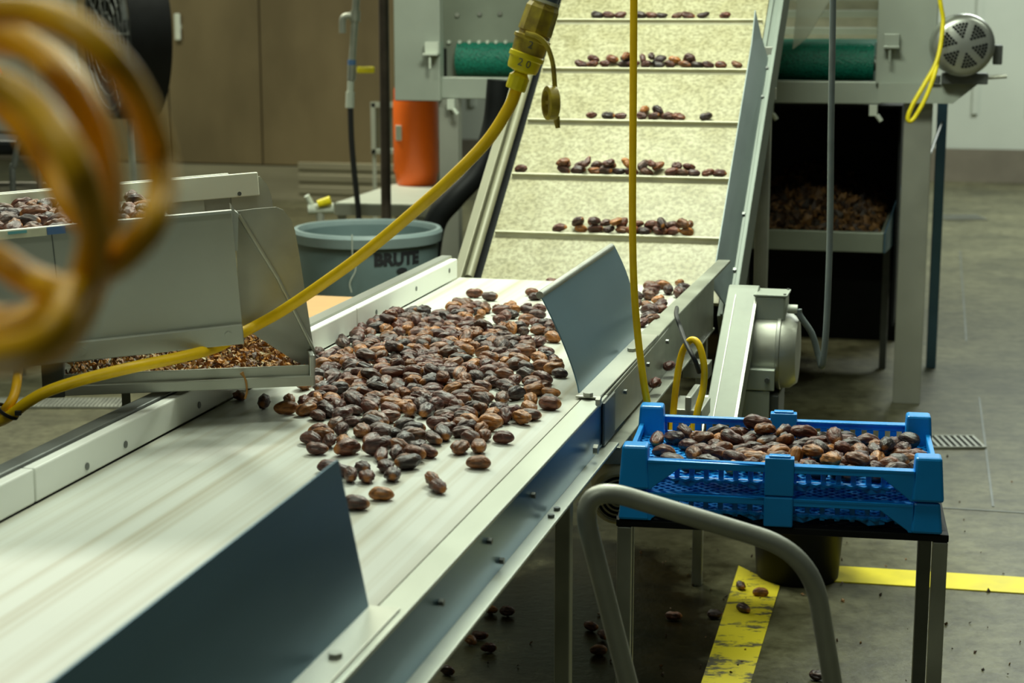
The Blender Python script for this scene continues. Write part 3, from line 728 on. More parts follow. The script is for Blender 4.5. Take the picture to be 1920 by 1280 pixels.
# bench with cooler
zB = .655
B0, B1, B2, B3 = atz(628, 380, zB), atz(800, 384, zB), atz(850, 345, zB), atz(738, 345, zB)
bn = thing('bench', ((B0.x + B1.x) / 2, B0.y + .4, 0), 'pale metal topped bench under the orange water cooler', 'bench')
MB().slab([B0, B1, B2, B3], (0, 0, -.008)).build('bench_top', whitep, bn)
ap = MB(); ap.slab([B0 + Vector((0, 0, -.009)), B1 + Vector((0, 0, -.009)), B1 + Vector((0, 0, -.06)), B0 + Vector((0, 0, -.06))], (0, .012, 0)); ap.build('apron', steelw, bn)
for q in (B0, B1, B2, B3):
    cx = q.x + (.03 if q in (B0, B3) else -.03); cy = q.y + (.04 if q in (B0, B1) else -.04)
    MB().box(cx - .02, cx + .02, cy - .02, cy + .02, 0, zB - .009).build('leg', steel2, bn)
p = atz(781, 352, zB); p.y = 9.45; p = aty(781, 345, 9.45); p.z = zB
cl = thing('water_cooler', p, 'bright orange round water cooler standing on the pale bench', 'cooler')
rc = .122
MB(Matrix.Translation(p)).lathe([(0, .001), (rc * .80, .001), (rc * .88, .012), (rc * .96, .065), (rc, .075), (rc, .43), (rc * .98, .45), (0, .45)], seg=40).build('body', orange, cl, smooth=True)
MB(Matrix.Translation(p)).lathe([(0, .452), (rc * .96, .452), (rc * .96, .50), (rc * .92, .52), (0, .525)], seg=40).build('lid', orange2, cl, smooth=True)
tg = aty(747, 250, p.y - rc - .004); MB(Matrix.Translation((tg.x, p.y - rc * .72, tg.z))).box(-.017, .017, -.012, .02, -.04, .04).build('label_plate', whitep, cl, .003)

# pole, pipe and valve, hose
q = aty(722, 405, 8.2)
tag(MB().tube([(aty(724, 405, 8.2).x, 8.2, 0), (aty(724, 405, 8.2).x + .005, 8.2, 5.29)], .024, 14).build('standing_pipe', brownp, smooth=True), 'dark brown vertical pipe in front of the steel cabinet', 'pipe')
Yp = B0.y - .12
wp = thing('water_pipe', aty(657, 440, Yp) * 1.0, 'galvanised drop pipe with side elbow and yellow lever valve on black hose', 'pipe')
a_, b2 = aty(668, -80, Yp), aty(660, 118, Yp); a_.z = 5.29
MB().tube([a_, aty(668, 0, Yp), b2], .017, 12).build('pipe', pipe, wp, smooth=True)
el = arc_fillet([aty(666, 30, Yp), aty(642, 30, Yp), aty(642, 62, Yp)], .03)
MB().tube(el, .016, 12).build('elbow', pipe, wp, smooth=True)
MB().cyl(aty(666, 40, Yp), aty(666, 20, Yp), .024, 12).build('tee', pipe, wp, smooth=True)
vb = MB(); vb.cyl(aty(660, 112, Yp), aty(660, 122, Yp), .020, 12); vb.build('tape', bluet, wp, smooth=True)
vb = MB(); vb.cyl(aty(660, 122, Yp), aty(659, 150, Yp), .021, 12); vb.build('valve_body', steel2, wp, smooth=True)
vb = MB(); vb.cyl(aty(658, 150, Yp), aty(657, 172, Yp), .016, 12); vb.cyl(aty(657, 172, Yp), aty(656, 202, Yp), .021, 12); vb.build('coupling', whitep, wp, smooth=True)
h0, h1 = aty(669, 131, Yp - .03), aty(703, 133, Yp - .03)
MB().box(h0.x, h1.x, Yp - .045, Yp - .02, h0.z - .016, h0.z + .016).build('lever', rubyb, wp, .008)
hs = [aty(657, 200, Yp), aty(659, 260, Yp), aty(664, 320, Yp), aty(671, 385, Yp), aty(676, 440, Yp)]
e_ = hs[-1].copy(); e_.z = .02; e_.x += .06; hs.append(e_)
MB().tube(spline(hs, 8), .014, 10).build('hose', blackg, wp, smooth=True)
# manifold behind the bin
vm = thing('hose_valve', (aty(600, 390, 7.6).x, 7.6, 0), 'pale hose valve with short yellow lever just behind the grey bin', 'valve')
p0 = aty(600, 392, 7.6)
MB().cyl((p0.x, 7.6, 0), (p0.x, 7.6, p0.z - .01), .018, 12).build('riser', pipe, vm, smooth=True)
MB().tube([(p0.x - .05, 7.6, p0.z), (p0.x + .06, 7.6, p0.z + .004)], .024, 12).build('valve_body', whitep, vm, smooth=True)
MB().tube([(p0.x - .035, 7.6, p0.z + .02), (p0.x - .055, 7.59, p0.z + .06)], .013, 10).build('nozzle', whitep, vm, smooth=True)
MB().tube([(p0.x - .005, 7.57, p0.z + .026), (p0.x + .05, 7.57, p0.z + .042)], [.016, .020], 12).build('lever', rubyb, vm, smooth=True)
# white framed grille leaning by the pole
gq = [aty(697, 192, 10.6), aty(742, 192, 10.6), aty(742, 288, 10.6), aty(697, 288, 10.6)]
wg = thing('framed_grille', ((gq[0].x + gq[1].x) / 2, 10.6, 0), 'pale framed grille panel on thin legs behind the brown pipe', 'grille')
x0, x1, zb_, zt_ = gq[3].x, gq[2].x + .05, gq[3].z, gq[0].z
fr = MB()
for bx in ((x0, x0 + .028, zb_, zt_), (x1 - .028, x1, zb_, zt_), (x0, x1, zb_, zb_ + .03), (x0, x1, zt_ - .03, zt_)): fr.box(bx[0], bx[1], 10.58, 10.61, bx[2], bx[3])
fr.build('frame', whitep, wg, .003)
ms = MB()
for i in range(12): ms.box(x0 + .028, x1 - .028, 10.594, 10.602, zb_ + .03 + i * (zt_ - zb_ - .06) / 12, zb_ + .036 + i * (zt_ - zb_ - .06) / 12 + .008)
ms.build('slat_panel', paintd, wg)
for x in (x0 + .005, x1 - .025): MB().box(x, x + .02, 10.585, 10.605, 0, zb_).build('leg', whitep, wg)
# black duct behind the incline
du = spline([aty(935, 150, 6.9), aty(925, 240, 6.9), aty(895, 320, 6.85), aty(850, 372, 6.8), aty(815, 420, 6.8), aty(800, 520, 6.8)], 8)
dz = du[-1].copy(); dz.z = .045; du.append(dz)
tag(MB().tube(du, .045, 16).build('flexible_duct', black, smooth=True), 'thick black flexible duct curving down behind the left incline rail', 'duct')

# drum fan, red handle, dark cart far left
Yf = 10.5
fc_ = aty(238, 62, Yf)
fan = thing('drum_fan', (fc_.x, Yf, 0), 'big black industrial fan on a grey stand behind the yellow coil', 'fan')
FF = Matrix.Translation(fc_) @ Matrix.Rotation(R(-62), 4, 'Z') @ Matrix.Rotation(R(90), 4, 'X')
MB(FF).lathe([(.47, -.12), (.50, -.12), (.50, .12), (.47, .12)], seg=44, close=True).build('shroud', black, fan, smooth=True)
cg = MB(FF)
for rr in (.12, .20, .28, .36, .44): cg.lathe([(rr - .004, .118), (rr + .004, .118), (rr + .004, .126), (rr - .004, .126)], seg=36, close=True)
for k in range(12):
    u = k * math.pi / 6; cg.tube([(.06 * math.cos(u), .06 * math.sin(u), .125), (.48 * math.cos(u), .48 * math.sin(u), .122)], .004, 5)
cg.build('cage', steeldk, fan)
bl = MB(FF)
for k in range(4):
    u = k * math.pi / 2 + .3; c_, s_ = math.cos(u), math.sin(u)
    bl.add([(.06 * c_ + .03 * s_, .06 * s_ - .03 * c_, .03), (.42 * c_ + .14 * s_, .42 * s_ - .14 * c_, .06), (.44 * c_ - .10 * s_, .44 * s_ + .10 * c_, -.04), (.06 * c_ - .03 * s_, .06 * s_ + .03 * c_, -.02)], [(0, 1, 2, 3)])
b_o = bl.build('blades', steeldk, fan); md = b_o.modifiers.new('t', 'SOLIDIFY'); md.thickness = .006
MB(FF).lathe([(0, -.14), (.07, -.14), (.08, 0), (.06, .05), (0, .05)], seg=24).build('motor', black, fan, smooth=True)
MB().cyl((fc_.x, Yf, .04), (fc_.x, Yf, fc_.z - .505), .022, 12).build('stand', pipe, fan, smooth=True)
MB(Matrix.Translation((fc_.x, Yf, 0))).lathe([(0, 0), (.26, 0), (.26, .02), (.05, .04), (0, .04)], seg=32).build('base', steeldk, fan, smooth=True)
ra = aty(-14, 120, 6.0); rb = aty(95, 338, 6.0); d_ = (rb - ra); kk = (ra.z - .0) / (ra.z - rb.z); rfoot = ra + d_ * kk
rp = thing('broom', (rfoot.x, rfoot.y, 0), 'bright red handled broom slanting behind the left feed chute', 'broom')
MB().tube([ra - d_ * .35, rfoot + Vector((-.02, 0, .05))], .015, 12).build('handle', redm, rp, smooth=True)
MB().box(rfoot.x - .14, rfoot.x + .14, rfoot.y - .03, rfoot.y + .03, .0, .055).build('broom_head', black, rp, .008)
kc = aty(20, 276, 7.6)
dc = thing('stool', (kc.x, 7.8, 0), 'black seated low stool with grey legs at the far left', 'stool')
MB().box(kc.x - .28, kc.x + .14, 7.6, 8.0, kc.z - .035, kc.z + .03).build('seat', black, dc, .02)
for x in (kc.x - .25, kc.x + .10):
    for y in (7.64, 7.95): MB().cyl((x, y, 0), (x + (.01 if y < 7.8 else 0), y, kc.z - .036), .014, 10).build('leg', steeldk, dc, smooth=True)
MB().box(kc.x - .26, kc.x + .12, 7.63, 7.97, kc.z - .20, kc.z - .185).build('shelf', dado, dc)
hp = [aty(80, 236, 7.5), aty(50, 248, 7.5), aty(34, 275, 7.5), aty(27, 310, 7.5), aty(24, 350, 7.5)]
z_ = hp[-1].copy(); z_.z = .02; hp.append(z_)
tag(MB().tube(spline(hp, 6), .014, 10).build('bent_pipe', steeldk, smooth=True), 'dark bent tube arching in front of the black stool', 'tube')

# ------------------------------------------------------------------ grey bin with lettering
bc = aty(689, 426, 6.5)
scraps('floor_crumbs', lambda rnd: (rnd.gauss(.75, .55), rnd.uniform(3.0, 6.4), .003 + rnd.random() * .002), 260, .0045, chipsd, 'scattered brown date crumbs on the concrete floor', Matrix.Identity(4))
bn_ = thing('waste_bin', (bc.x, 6.5, 0), 'big round grey plastic bin with black BRUTE lettering behind the conveyor', 'bin')
BX = Matrix.Translation((bc.x, 6.5, 0)); rz = bc.z
MB(BX).lathe([(0, .0), (.222, .0), (.230, .01), (.262, rz - .06), (.262, rz - .02), (.252, rz - .02), (.222, .03), (0, .03)], seg=56).build('body', binm, bn_, smooth=True)
MB(BX).lathe([(.262, rz - .050), (.274, rz - .046), (.279, rz - .012), (.272, rz), (.258, rz), (.254, rz - .01), (.255, rz - .05)], seg=56, close=True).build('rim', binr, bn_, smooth=True)
def wrap_text(s, size, xc, yc, bold, name, parent, m):
    vs, fs = text_verts(s, size, bold)
    d0 = aty(xc, yc, 6.5 - .25); dx = d0.x - bc.x; zc_ = d0.z
    mb = MB(BX)
    out = []
    for v in vs:
        rr_ = .230 + (.262 - .230) * (zc_ + v.y) / (rz - .06) + .0012 + v.z
        u = math.asin(max(-.95, min(.95, dx / .258))) + v.x / .258
        out.append((rr_ * math.sin(u), -rr_ * math.cos(u), zc_ + v.y))
    mb.add(out, fs); return mb.build(name, m, parent)
wrap_text('BRUTE', .060, 745, 488, .0034, 'lettering', bn_, letter)
d0 = aty(752, 509, 6.25); ov = MB(BX)
u0 = math.asin((d0.x - bc.x) / .258)
ovv = [(.2612 * math.sin(u0 + .085 * math.cos(k * math.pi / 10)), -.2612 * math.cos(u0 + .085 * math.cos(k * math.pi / 10)), d0.z + .010 * math.sin(k * math.pi / 10)) for k in range(20)]
ov.slab(ovv, (0, -.0008, 0)); ov.build('oval_emblem', letter, bn_)
sg = [aty(660, 440, 6.20), aty(661, 480, 6.215), aty(667, 505, 6.22), aty(656, 530, 6.225), aty(659, 548, 6.23)]
tag(MB().tube(spline(sg, 8), .0022, 6).build('string', whitep, smooth=True), 'thin white string hanging down the front of the grey bin', 'string')
# cardboard carton
cx = LINE.inverted() @ aty(625, 558, 4.75)
kb = thing('carton', LINE @ Vector((-1.72, 4.85, 0)), 'plain brown cardboard carton standing between chute and grey bin', 'box', frame=LINE)
MB(LINE).box(-1.98, -1.50, 4.62, 5.0, 0, .725).build('box_body', card, kb, .004)
for y0, y1, sgn in ((4.62, 5.0, 1),): MB(LINE).box(-1.98, -1.50, y0, y1, .726, .730).build('flap', card, kb)
# ------------------------------------------------------------------ left feed chute (a cross conveyor that tips dates onto the belt)
def onP(x, y, P, n):
    r = ray(x, y); o = Vector((0, 0, CAMZ)); return o + r * ((P - o).dot(n) / r.dot(n))
P0 = aty(457, 642, 3.2)
def frame(P, hd, tilt):
    c_, s_ = math.cos(tilt), math.sin(tilt); h = Vector((math.sin(hd), math.cos(hd), 0))
    e1 = h * c_ + Vector((0, 0, s_)); e3 = Vector((0, 0, c_)) - h * s_; e2 = e3.cross(e1)
    return Matrix.Translation(P) @ Matrix((e1, e2, e3)).transposed().to_4x4()
TR = frame(P0, R(76), R(3.6)); TRI = TR.inverted()
E2 = (TR.to_3x3() @ Vector((0, 1, 0))).normalized()
def onTR(x, y, e2):
    return TRI @ onP(x, y, TR @ Vector((0, e2, 0)), E2)
fc = thing('feed_chute', (P0.x - .5, P0.y + .2, 0), 'grey steel feed chute with ivory guard carrying dates in from the left', 'chute')
tp = onTR(435, 398, 0).z
L_ = -1.25
MB(TR).box(L_, 0, 0, .004, .0, tp).build('near_panel', steelw, fc)
g = MB(TR); g.box(L_, 0, -.014, 0, .0, .036); np_ = g.build('bottom_flange', steelw, fc, .002)
for x, y in ((428, 628), (154, 659)):
    p = onTR(x, y, -.014); bolt_mb(MB(TR), (p.x, -.014, p.z), (0, -1, 0), .007, .003).build('bolt', steelw, np_)
MB(TR).box(L_, 0, -.010, .006, tp, tp + .005).build('top_rim', steel, fc)
sm = onTR(104, 500, 0).x
MB(TR).box(sm - .001, sm + .001, -.0015, 0, .037, tp).build('panel_seam', steeldk, fc)
bx_ = onTR(322, 402, .10).x
MB(TR).box(L_, bx_, .006, .58, tp - .030, tp - .025).build('belt', beltw, fc)
gx = onTR(485, 345, .585)
gz1 = onTR(485, 323, .585).z; gz0 = onTR(487, 366, .585).z
for a_, b_ in ((L_, -.62), (-.618, gx.x)):
    gg = MB(TR).box(a_, b_, .585, .600, gz0, gz1).build('guard_strip', guardy, fc, .002)
p = onTR(449, 363, .585); MB(TR).cyl((p.x, .586, p.z), (p.x, .5842, p.z), .0045, 10).build('screw_hole', steeldk, gg)
MB(TR).box(L_, gx.x - .06, .6025, .622, gz0 - .10, gz1 + .001).build('far_rail', steel2, fc, .002)
fp = [onTR(x, y, .61) for x, y in ((300, 352), (487, 330), (500, 345), (508, 365), (512, 392), (512, 420), (300, 420))]
f = MB(TR); f.slab([(q.x, .605, q.z) for q in fp], (0, .003, 0)); f.build('far_end_plate', steelw, fc)
# near end plate that steers dates down, with its folded brace
HP = .055
def hp(x, y, e=HP): q = onTR(x, y, e); return (q.x, e, q.z)
f = MB(TR); f.slab([hp(*q) for q in ((441, 396), (480, 391), (518, 388), (532, 394), (545, 410), (553, 432), (560, 470), (568, 520), (577, 580), (586, 640), (592, 664), (592, 688), (577, 692), (530, 662), (478, 628), (450, 612))], (0, .003, 0))
ep = f.build('end_plate', steel2, fc)
MB(TR).tube([hp(447, 402, HP - .004), hp(520, 520, HP - .004), hp(588, 655, HP - .004)], .0035, 8).build('brace_fold', steelw, ep, smooth=True)
f = MB(TR); f.slab([hp(434, 384, .012), hp(441, 396, .012), hp(447, 400, .012), hp(446, 470, .012), hp(440, 470, .012)], (0, HP - .013, 0)); f.build('corner_post', steel, fc)
# end bracket and debris tray
TYO = aty(588, 716, 3.25)
TY = frame(TYO, R(78.7), 0)
yl = TY.inverted() @ aty(107, 738, TYO.y - .13)
TL = -.475
tr = MB(TY); tr.box(TL, -.008, .0, .34, .010, .014); tr.box(TL, -.008, -.004, 0, .010, .034); tr.box(TL, 0, -.016, -.004, -.004, .015); tr.box(TL, TL + .012, 0, .34, .010, .06); tr.box(TL, 0, .34, .345, .010, .07)
dt = tr.build('debris_tray', steelw, fc, .0015)
MB(TY).box(TL - .02, TL + .02, -.018, .03, -.006, .062).build('tray_end_block', steeldk, dt, .002)
MB(TY).box(-.008, .002, -.014, .05, -.004, .055).build('end_bracket', steel, dt, .002)
p = TY.inverted() @ aty(236, 745, TYO.y - .03)
MB(TY).box(p.x - .008, p.x + .008, .05, .066, -TYO.z, .010).build('tray_leg', steel2, dt)
for y in (.05, .55):
    q = TR @ Vector((-1.1, y, 0)); MB().box(q.x - .02, q.x + .02, q.y - .02, q.y + .02, 0, q.z + (.0 if y < .3 else .15)).build('leg', steel2, fc)
MB(TR).box(L_, L_ + .03, .005, .60, .0, tp - .05).build('cross_plate', steel2, fc)
MB(TR).box(L_, -.01, .590, .602, .0, gz0).build('far_panel', steelw, fc)
# paper and tape stuck on the near rim
a = onTR(-5, 432, -.012); b_ = onTR(86, 424, -.012)
st_ = MB(TR).box(a.x, b_.x, -.0125, -.011, tp - .010, tp + .004).build('paper_label', cream, fc)
c_ = onTR(50, 430, -.012); d_ = onTR(14, 430, -.012)
MB(TR).box(d_.x, c_.x, -.0135, -.0126, tp - .002, tp + .003).build('teal_stripe', teal, st_)
e_ = onTR(122, 424, -.012)
MB(TR).box(b_.x + .001, e_.x, -.0125, -.011, tp - .009, tp + .004).build('blue_tape', bluet, fc)
def tray_heap(rnd):
    x = rnd.uniform(TL + .015, -.012); y = .005 + .325 * rnd.random()
    dens = (x - TL) / -TL
    if rnd.random() > .25 + dens * 1.4: x = rnd.uniform(-.25, -.012)
    h = max(0, dens - .3) * .03 * (.4 + y * 3.0) + .004
    return (x, y, .016 + h * rnd.uniform(.3, 1.05))
base_heap = MB(TY)
scraps('date_debris', tray_heap, 3000, .0058, chips, 'heap of tan and brown date scraps in the tray below the feed chute', TY)
tag(MB().tube(spline([TY @ Vector(v) for v in ((-.135, -.0185, .028), (-.128, -.0205, .014), (-.126, -.021, -.008), (-.130, -.020, -.022))], 6), [.004, .0035, .003] + [.002] * 16, 7).build('date_scrap', mat('amber scrap', (.40, .19, .04), .5), smooth=True), 'single amber strand of date skin hanging on the tray lip', 'scrap')

# ------------------------------------------------------------------ blue crates on a steel stand
K0 = Vector((.205, 3.216, .644)); KA = -math.atan2(.1, .582)
KX = Matrix.Translation(K0) @ Matrix.Rotation(KA, 4, 'Z')
KW, KD = .592, .385
def crate(z0, h, label):
    C = KX @ Matrix.Translation((0, 0, z0))
    o = thing('plastic_crate', C @ Vector((KW / 2, KD / 2, 0)), label, 'crate', 'stacked blue crates', frame=C)
    wt, zw = .007, min(.057, h - .004)
    for x, y in ((0, 0), (KW, 0), (0, KD), (KW, KD)):
        sx, sy = (1 if x == 0 else -1), (1 if y == 0 else -1)
        def ring(z, gr, ax=.050, ay=.044):
            X0, X1, Y0, Y1 = x - sx * gr, x + sx * ax, y - sy * gr, y + sy * ay
            return [C @ Vector(v) for v in ((X0, Y0, z), (X1, Y0, z), (X1, Y1, z), (X0, Y1, z))]
        m = MB(); m.hexa(ring(0, .004, .054), ring(h, -.002)); m.build('corner_post', bluep, o, .005)
    for y, sy in ((0, 1), (KD, -1)):
        m = MB(C)
        if sy == 1:
            XM = Matrix(((1, 0, 0, 0), (0, 0, 1, 0), (0, 1, 0, 0), (0, 0, 0, 1)))
            for xa, xb, d in ((.05, KW / 2 - .026, 1), (KW - .05, KW / 2 + .026, -1)):
                m.prism([(xa, .0), (xa, zw), (xb, zw), (xb, zw - .014), (xa + d * .060, zw - .014), (xa + d * .010, .004), (xa + d * .008, 0)], 0, wt, XM)
                lo, hi = min(xa, xb), max(xa, xb)
                y0, y1 = .018, .024
                m.box(lo, hi, y0, y1, .019, .023); m.box(lo, hi, y0, y1, zw - .012, zw - .008)
                for k in range(9):
                    xx = lo + (hi - lo) * k / 8; m.box(xx - .005, xx + .005, y0, y1, .010, zw - .010)
                m.prism([(xa + d * .05, .008), (xa + d * .05, .020), (xb, .020), (xb, .008), (xb - d * .02, .004), (xb - d * .045, .014), (xa + d * .10, .014), (xa + d * .08, .004)], y0, y1, XM)
                m.box(lo, hi, 0, .024, zw - .006, zw)
        else:
            y0, y1 = KD - wt, KD
            m.box(.05, KW - .05, y0, y1, zw - .016, zw); m.box(.05, KW - .05, y0, y1, .004, .024)
            for k in range(22):
                xx = .05 + (KW - .1) * k / 21; m.box(xx - .0065, xx + .0065, y0, y1, .024, zw - .016)
            m.box(.05, KW - .05, KD - .016, KD, zw - .004, zw)
        m.build('long_wall', bluep, o, .0015)
        m = MB(C); ya, yb = (-.004, .020) if sy == 1 else (KD - .020, KD + .004)
        m.box(KW / 2 - .027, KW / 2 + .027, ya, yb, 0, min(h, .072)); h > .07 and m.box(KW / 2 - .020, KW / 2 + .020, ya + .003, yb - .003, .072, .076)
        m.build('middle_post', bluep, o, .003)
    for x0 in (.002, KW - .012):
        m = MB(C); m.box(x0, x0 + .010, .04, KD - .04, .030, .046); m.box(x0 + .002, x0 + .008, .04, KD - .04, .0, .022)
        for k in range(9): m.box(x0 + .002, x0 + .008, .045 + k * .035, .055 + k * .035, .022, .030)
        m.build('short_wall', bluep, o, .002)
    m = MB(C); stp = .022; wb_ = .0032
    for d in (1, -1):
        for k in range(-18, 46):
            c0 = k * stp * 1.0
            # line x - d*y = c0 clipped to the floor rectangle
            pts = []
            for y in (.008, KD - .008):
                x = c0 + d * y; pts.append((x, y))
            (xa, ya), (xb, yb) = pts
            lo, hi = .006, KW - .006
            def clip(xa, ya, xb, yb):
                if xa > xb: xa, ya, xb, yb = xb, yb, xa, ya
                if xb <= lo or xa >= hi: return None
                if xa < lo: ya += (yb - ya) * (lo - xa) / (xb - xa); xa = lo
                if xb > hi: yb = ya + (yb - ya) * (hi - xa) / (xb - xa); xb = hi
                return xa, ya, xb, yb
            q = clip(xa, ya, xb, yb)
            if not q or abs(q[2] - q[0]) < .01: continue
            xa, ya, xb, yb = q; L2 = math.hypot(xb - xa, yb - ya); nx, ny = -(yb - ya) / L2 * wb_, (xb - xa) / L2 * wb_
            zt_ = .0215 if d == 1 else .0212
            m.slab([(xa - nx, ya - ny, .017), (xa + nx, ya + ny, .017), (xb + nx, yb + ny, .017), (xb - nx, yb - ny, .017)], (0, 0, zt_ - .017))
    m.build('floor_grid', bluep, o)
    return o
crate(0, .058, 'lower blue plastic crate of the two stacked on the steel stand')
crate(.060, .083, 'upper blue plastic crate of the stack, filled with dates')
tb = thing('stand', KX @ Vector((KW / 2, KD / 2, -.644)), 'plain dark steel stand carrying the blue crates', 'table', frame=KX)
m = MB(KX); m.box(-.008, KW + .016, .004, .030, -.016, -.002); m.box(-.008, KW + .016, KD - .03, KD + .004, -.016, -.002); m.box(-.008, .02, .03, KD - .03, -.016, -.002); m.box(KW - .014, KW + .016, .03, KD - .03, -.016, -.002); m.box(.02, KW - .014, .03, KD - .03, -.006, -.002)
m.box(-.038, -.0085, KD - .03, KD + .004, -.016, -.002); m.build('top_frame', black, tb, .002)
for x, y in ((-.006, .0), (KW - .012, .0), (-.036, KD - .036), (KW - .016, KD - .036)):
    MB(KX).box(x, x + .027, y + .005, y + .032, -.644, -.017).build('leg', steel2 if y == 0 else steeldk, tb, .002)
# black bucket behind the stand
bk = Vector((aty(1494, 1090, 4.82).x, 4.82, 0))
bo = thing('bucket', bk, 'black plastic bucket on the floor behind the stand of blue crates', 'bucket')
MB(Matrix.Translation(bk)).lathe([(0, .001), (.112, .001), (.116, .006), (.140, .33), (.134, .33), (.110, .012), (0, .012)], seg=40).build('body', black, bo, smooth=True)
MB(Matrix.Translation(bk)).lathe([(.139, .315), (.147, .315), (.147, .335), (.136, .338)], seg=40, close=True).build('rim', black, bo, smooth=True)
# bent steel tube handle
Yh = 2.6
hp_ = [aty(1172, 1270, Yh), aty(1130, 1110, Yh), aty(1096, 985, Yh), aty(1092, 925, Yh), aty(1135, 914, Yh), aty(1300, 960, Yh), aty(1455, 1012, Yh), aty(1528, 1060, Yh), aty(1545, 1120, Yh), aty(1562, 1210, Yh), aty(1574, 1290, Yh)]
def to_floor(a, b):
    d = b - a; return a + d * (a.z / (a.z - b.z))
f1 = to_floor(hp_[1], hp_[0]); f2 = to_floor(hp_[-2], hp_[-1])
path = [f1] + hp_ + [f2]
pp = arc_fillet([f1, aty(1091, 908, Yh), aty(1512, 1030, Yh), f2], .075, 10)
pp = arc_fillet([f1, aty(1080, 880 + 22, Yh), aty(1520, 1036, Yh), f2], .085, 12)
hc = thing('tube_handle', (f1 + f2) / 2, 'bent bare steel tube handle standing in front of the blue crates', 'handle')
MB().tube(pp, .0152, 18).build('tube', steel2, hc, smooth=True)
for f_ in (f1, f2): MB(Matrix.Translation(f_)).lathe([(0, 0), (.03, 0), (.03, .012), (.016, .03), (0, .03)], seg=20).build('foot', black, hc, smooth=True)

# ------------------------------------------------------------------ yellow cords
tie = Vector(aty(14, 776, 3.02))
cd = thing('power_cord', aty(985, 90, 3.0), 'thick yellow power cord slanting from a weatherproof connector down across the feed chute', 'cord')
up = [aty(968, 168, 3.0), aty(955, 200, 3.0), aty(915, 262, 3.0), aty(850, 330, 3.0), aty(770, 402, 3.02), aty(680, 477, 3.06), aty(600, 535, 3.12), aty(530, 582, 3.19)]
mid = [TR @ Vector((q.x, .030, q.z)) for q in (onTR(488, 606, .03), onTR(450, 626, .03))]
lo_ = [TR @ Vector((onTR(405, 651, .022).x, .020, onTR(405, 651, .02).z)), aty(340, 669, 3.11), aty(250, 688, 3.04), aty(160, 710, 3.02), aty(90, 733, 3.01), aty(50, 755, 3.01), aty(20, 778, 3.02), aty(-10, 792, 3.05), aty(-60, 800, 3.1)]
MB().tube(spline(up + mid + lo_, 8), .0103, 14).build('cord', cordy, cd, smooth=True)
s2 = [aty(40, 600, 3.36), aty(36, 660, 3.30), aty(33, 705, 3.10), aty(26, 742, 3.04), aty(10, 768, 3.03), aty(-10, 786, 3.08), aty(-60, 815, 3.1)]
MB().tube(spline(s2, 8), .0088, 12).build('cord_tail', cordy2, cd, smooth=True)
zt_ = MB(Matrix.Translation(aty(14, 771, 3.02)) @ Matrix.Rotation(R(35), 4, 'Y')).lathe([(.019, -.003), (.022, -.003), (.022, .003), (.019, .003)], seg=20, close=True)
zt_.build('cable_tie', blackg, cd, smooth=True)
e = aty(34, 774, 3.0); MB().box(e.x - .005, e.x + .005, e.y - .004, e.y + .004, e.z - .004, e.z + .004).build('tie_head', blackg, cd)
# connector
ca, cb_ = aty(1027, -12, 3.0), aty(966, 168, 3.0); ax = (cb_ - ca); CL = ax.length; ax.normalize()
zx = -ax; xx = Vector((0, -1, 0)); xx = (xx - zx * xx.dot(zx)).normalized(); yy = zx.cross(xx)
CX = Matrix.Translation(cb_) @ Matrix((xx, yy, zx)).transposed().to_4x4()     # z up the connector, x toward the camera
u = CL / 190.0
cn = MB(CX).lathe([(0, -2 * u), (19 * u, 0), (20 * u, 4 * u), (20 * u, 26 * u), (16 * u, 30 * u), (13 * u, 34 * u)], seg=12)
gl = cn.build('gland_nut', rubyb, cd)
cn = MB(CX).lathe([(13 * u, 34 * u), (28 * u, 38 * u), (30 * u, 44 * u), (31 * u, 60 * u), (34 * u, 62 * u), (34 * u, 70 * u), (31 * u, 72 * u)], seg=36)
b1 = cn.build('plug_body', rubyb, cd, smooth=True)
cn = MB(CX).lathe([(31 * u, 72 * u), (32 * u, 80 * u), (33 * u, 96 * u), (36 * u, 98 * u), (36 * u, 104 * u), (31 * u, 106 * u)], seg=36)
b2_ = cn.build('socket_ring', ruby, cd, smooth=True)
cn = MB(CX).lathe([(29 * u, 106 * u), (29 * u, 112 * u), (33 * u, 114 * u), (32 * u, 160 * u), (28 * u, 168 * u), (26 * u, 176 * u)], seg=8)
b3 = cn.build('socket_body', ruby, cd)
MB(CX).lathe([(26.5 * u, 171 * u), (28 * u, 171 * u), (28 * u, 177 * u), (26.5 * u, 177 * u)], seg=30, close=True).build('pale_collar', cream, cd, smooth=True)
top_ = CX @ Vector((0, 0, 172 * u)); t2 = CX @ Vector((0, 0, 330 * u)); t3 = t2.copy(); t3.z = 5.29; t3.x += .15
MB().tube([top_, CX @ Vector((0, 0, 250 * u))] + spline([CX @ Vector((0, 0, 260 * u)), t2, t2 + Vector((.09, 0, .20)), t2 + Vector((.11, 0, .5))], 6) + [t2 + Vector((.11, 0, 0)) + Vector((0, 0, 5.29 - t2.z))], 24 * u, 18).build('supply_conduit', mat('blue grey conduit', (.13, .17, .24), .45), cd, smooth=True)
for s_, z_, r_, par in (('2', 89, 33, b2_), ('2 0', 53, 31, b1)):
    vs, fs = text_verts(s_, 20 * u, 0)
    MB(CX).add([((r_ + .8) * u * math.cos(v.x / (r_ * u)) , (r_ + .8) * u * math.sin(v.x / (r_ * u)), z_ * u + v.y) for v in vs], fs).build('numerals', steeldk, par)
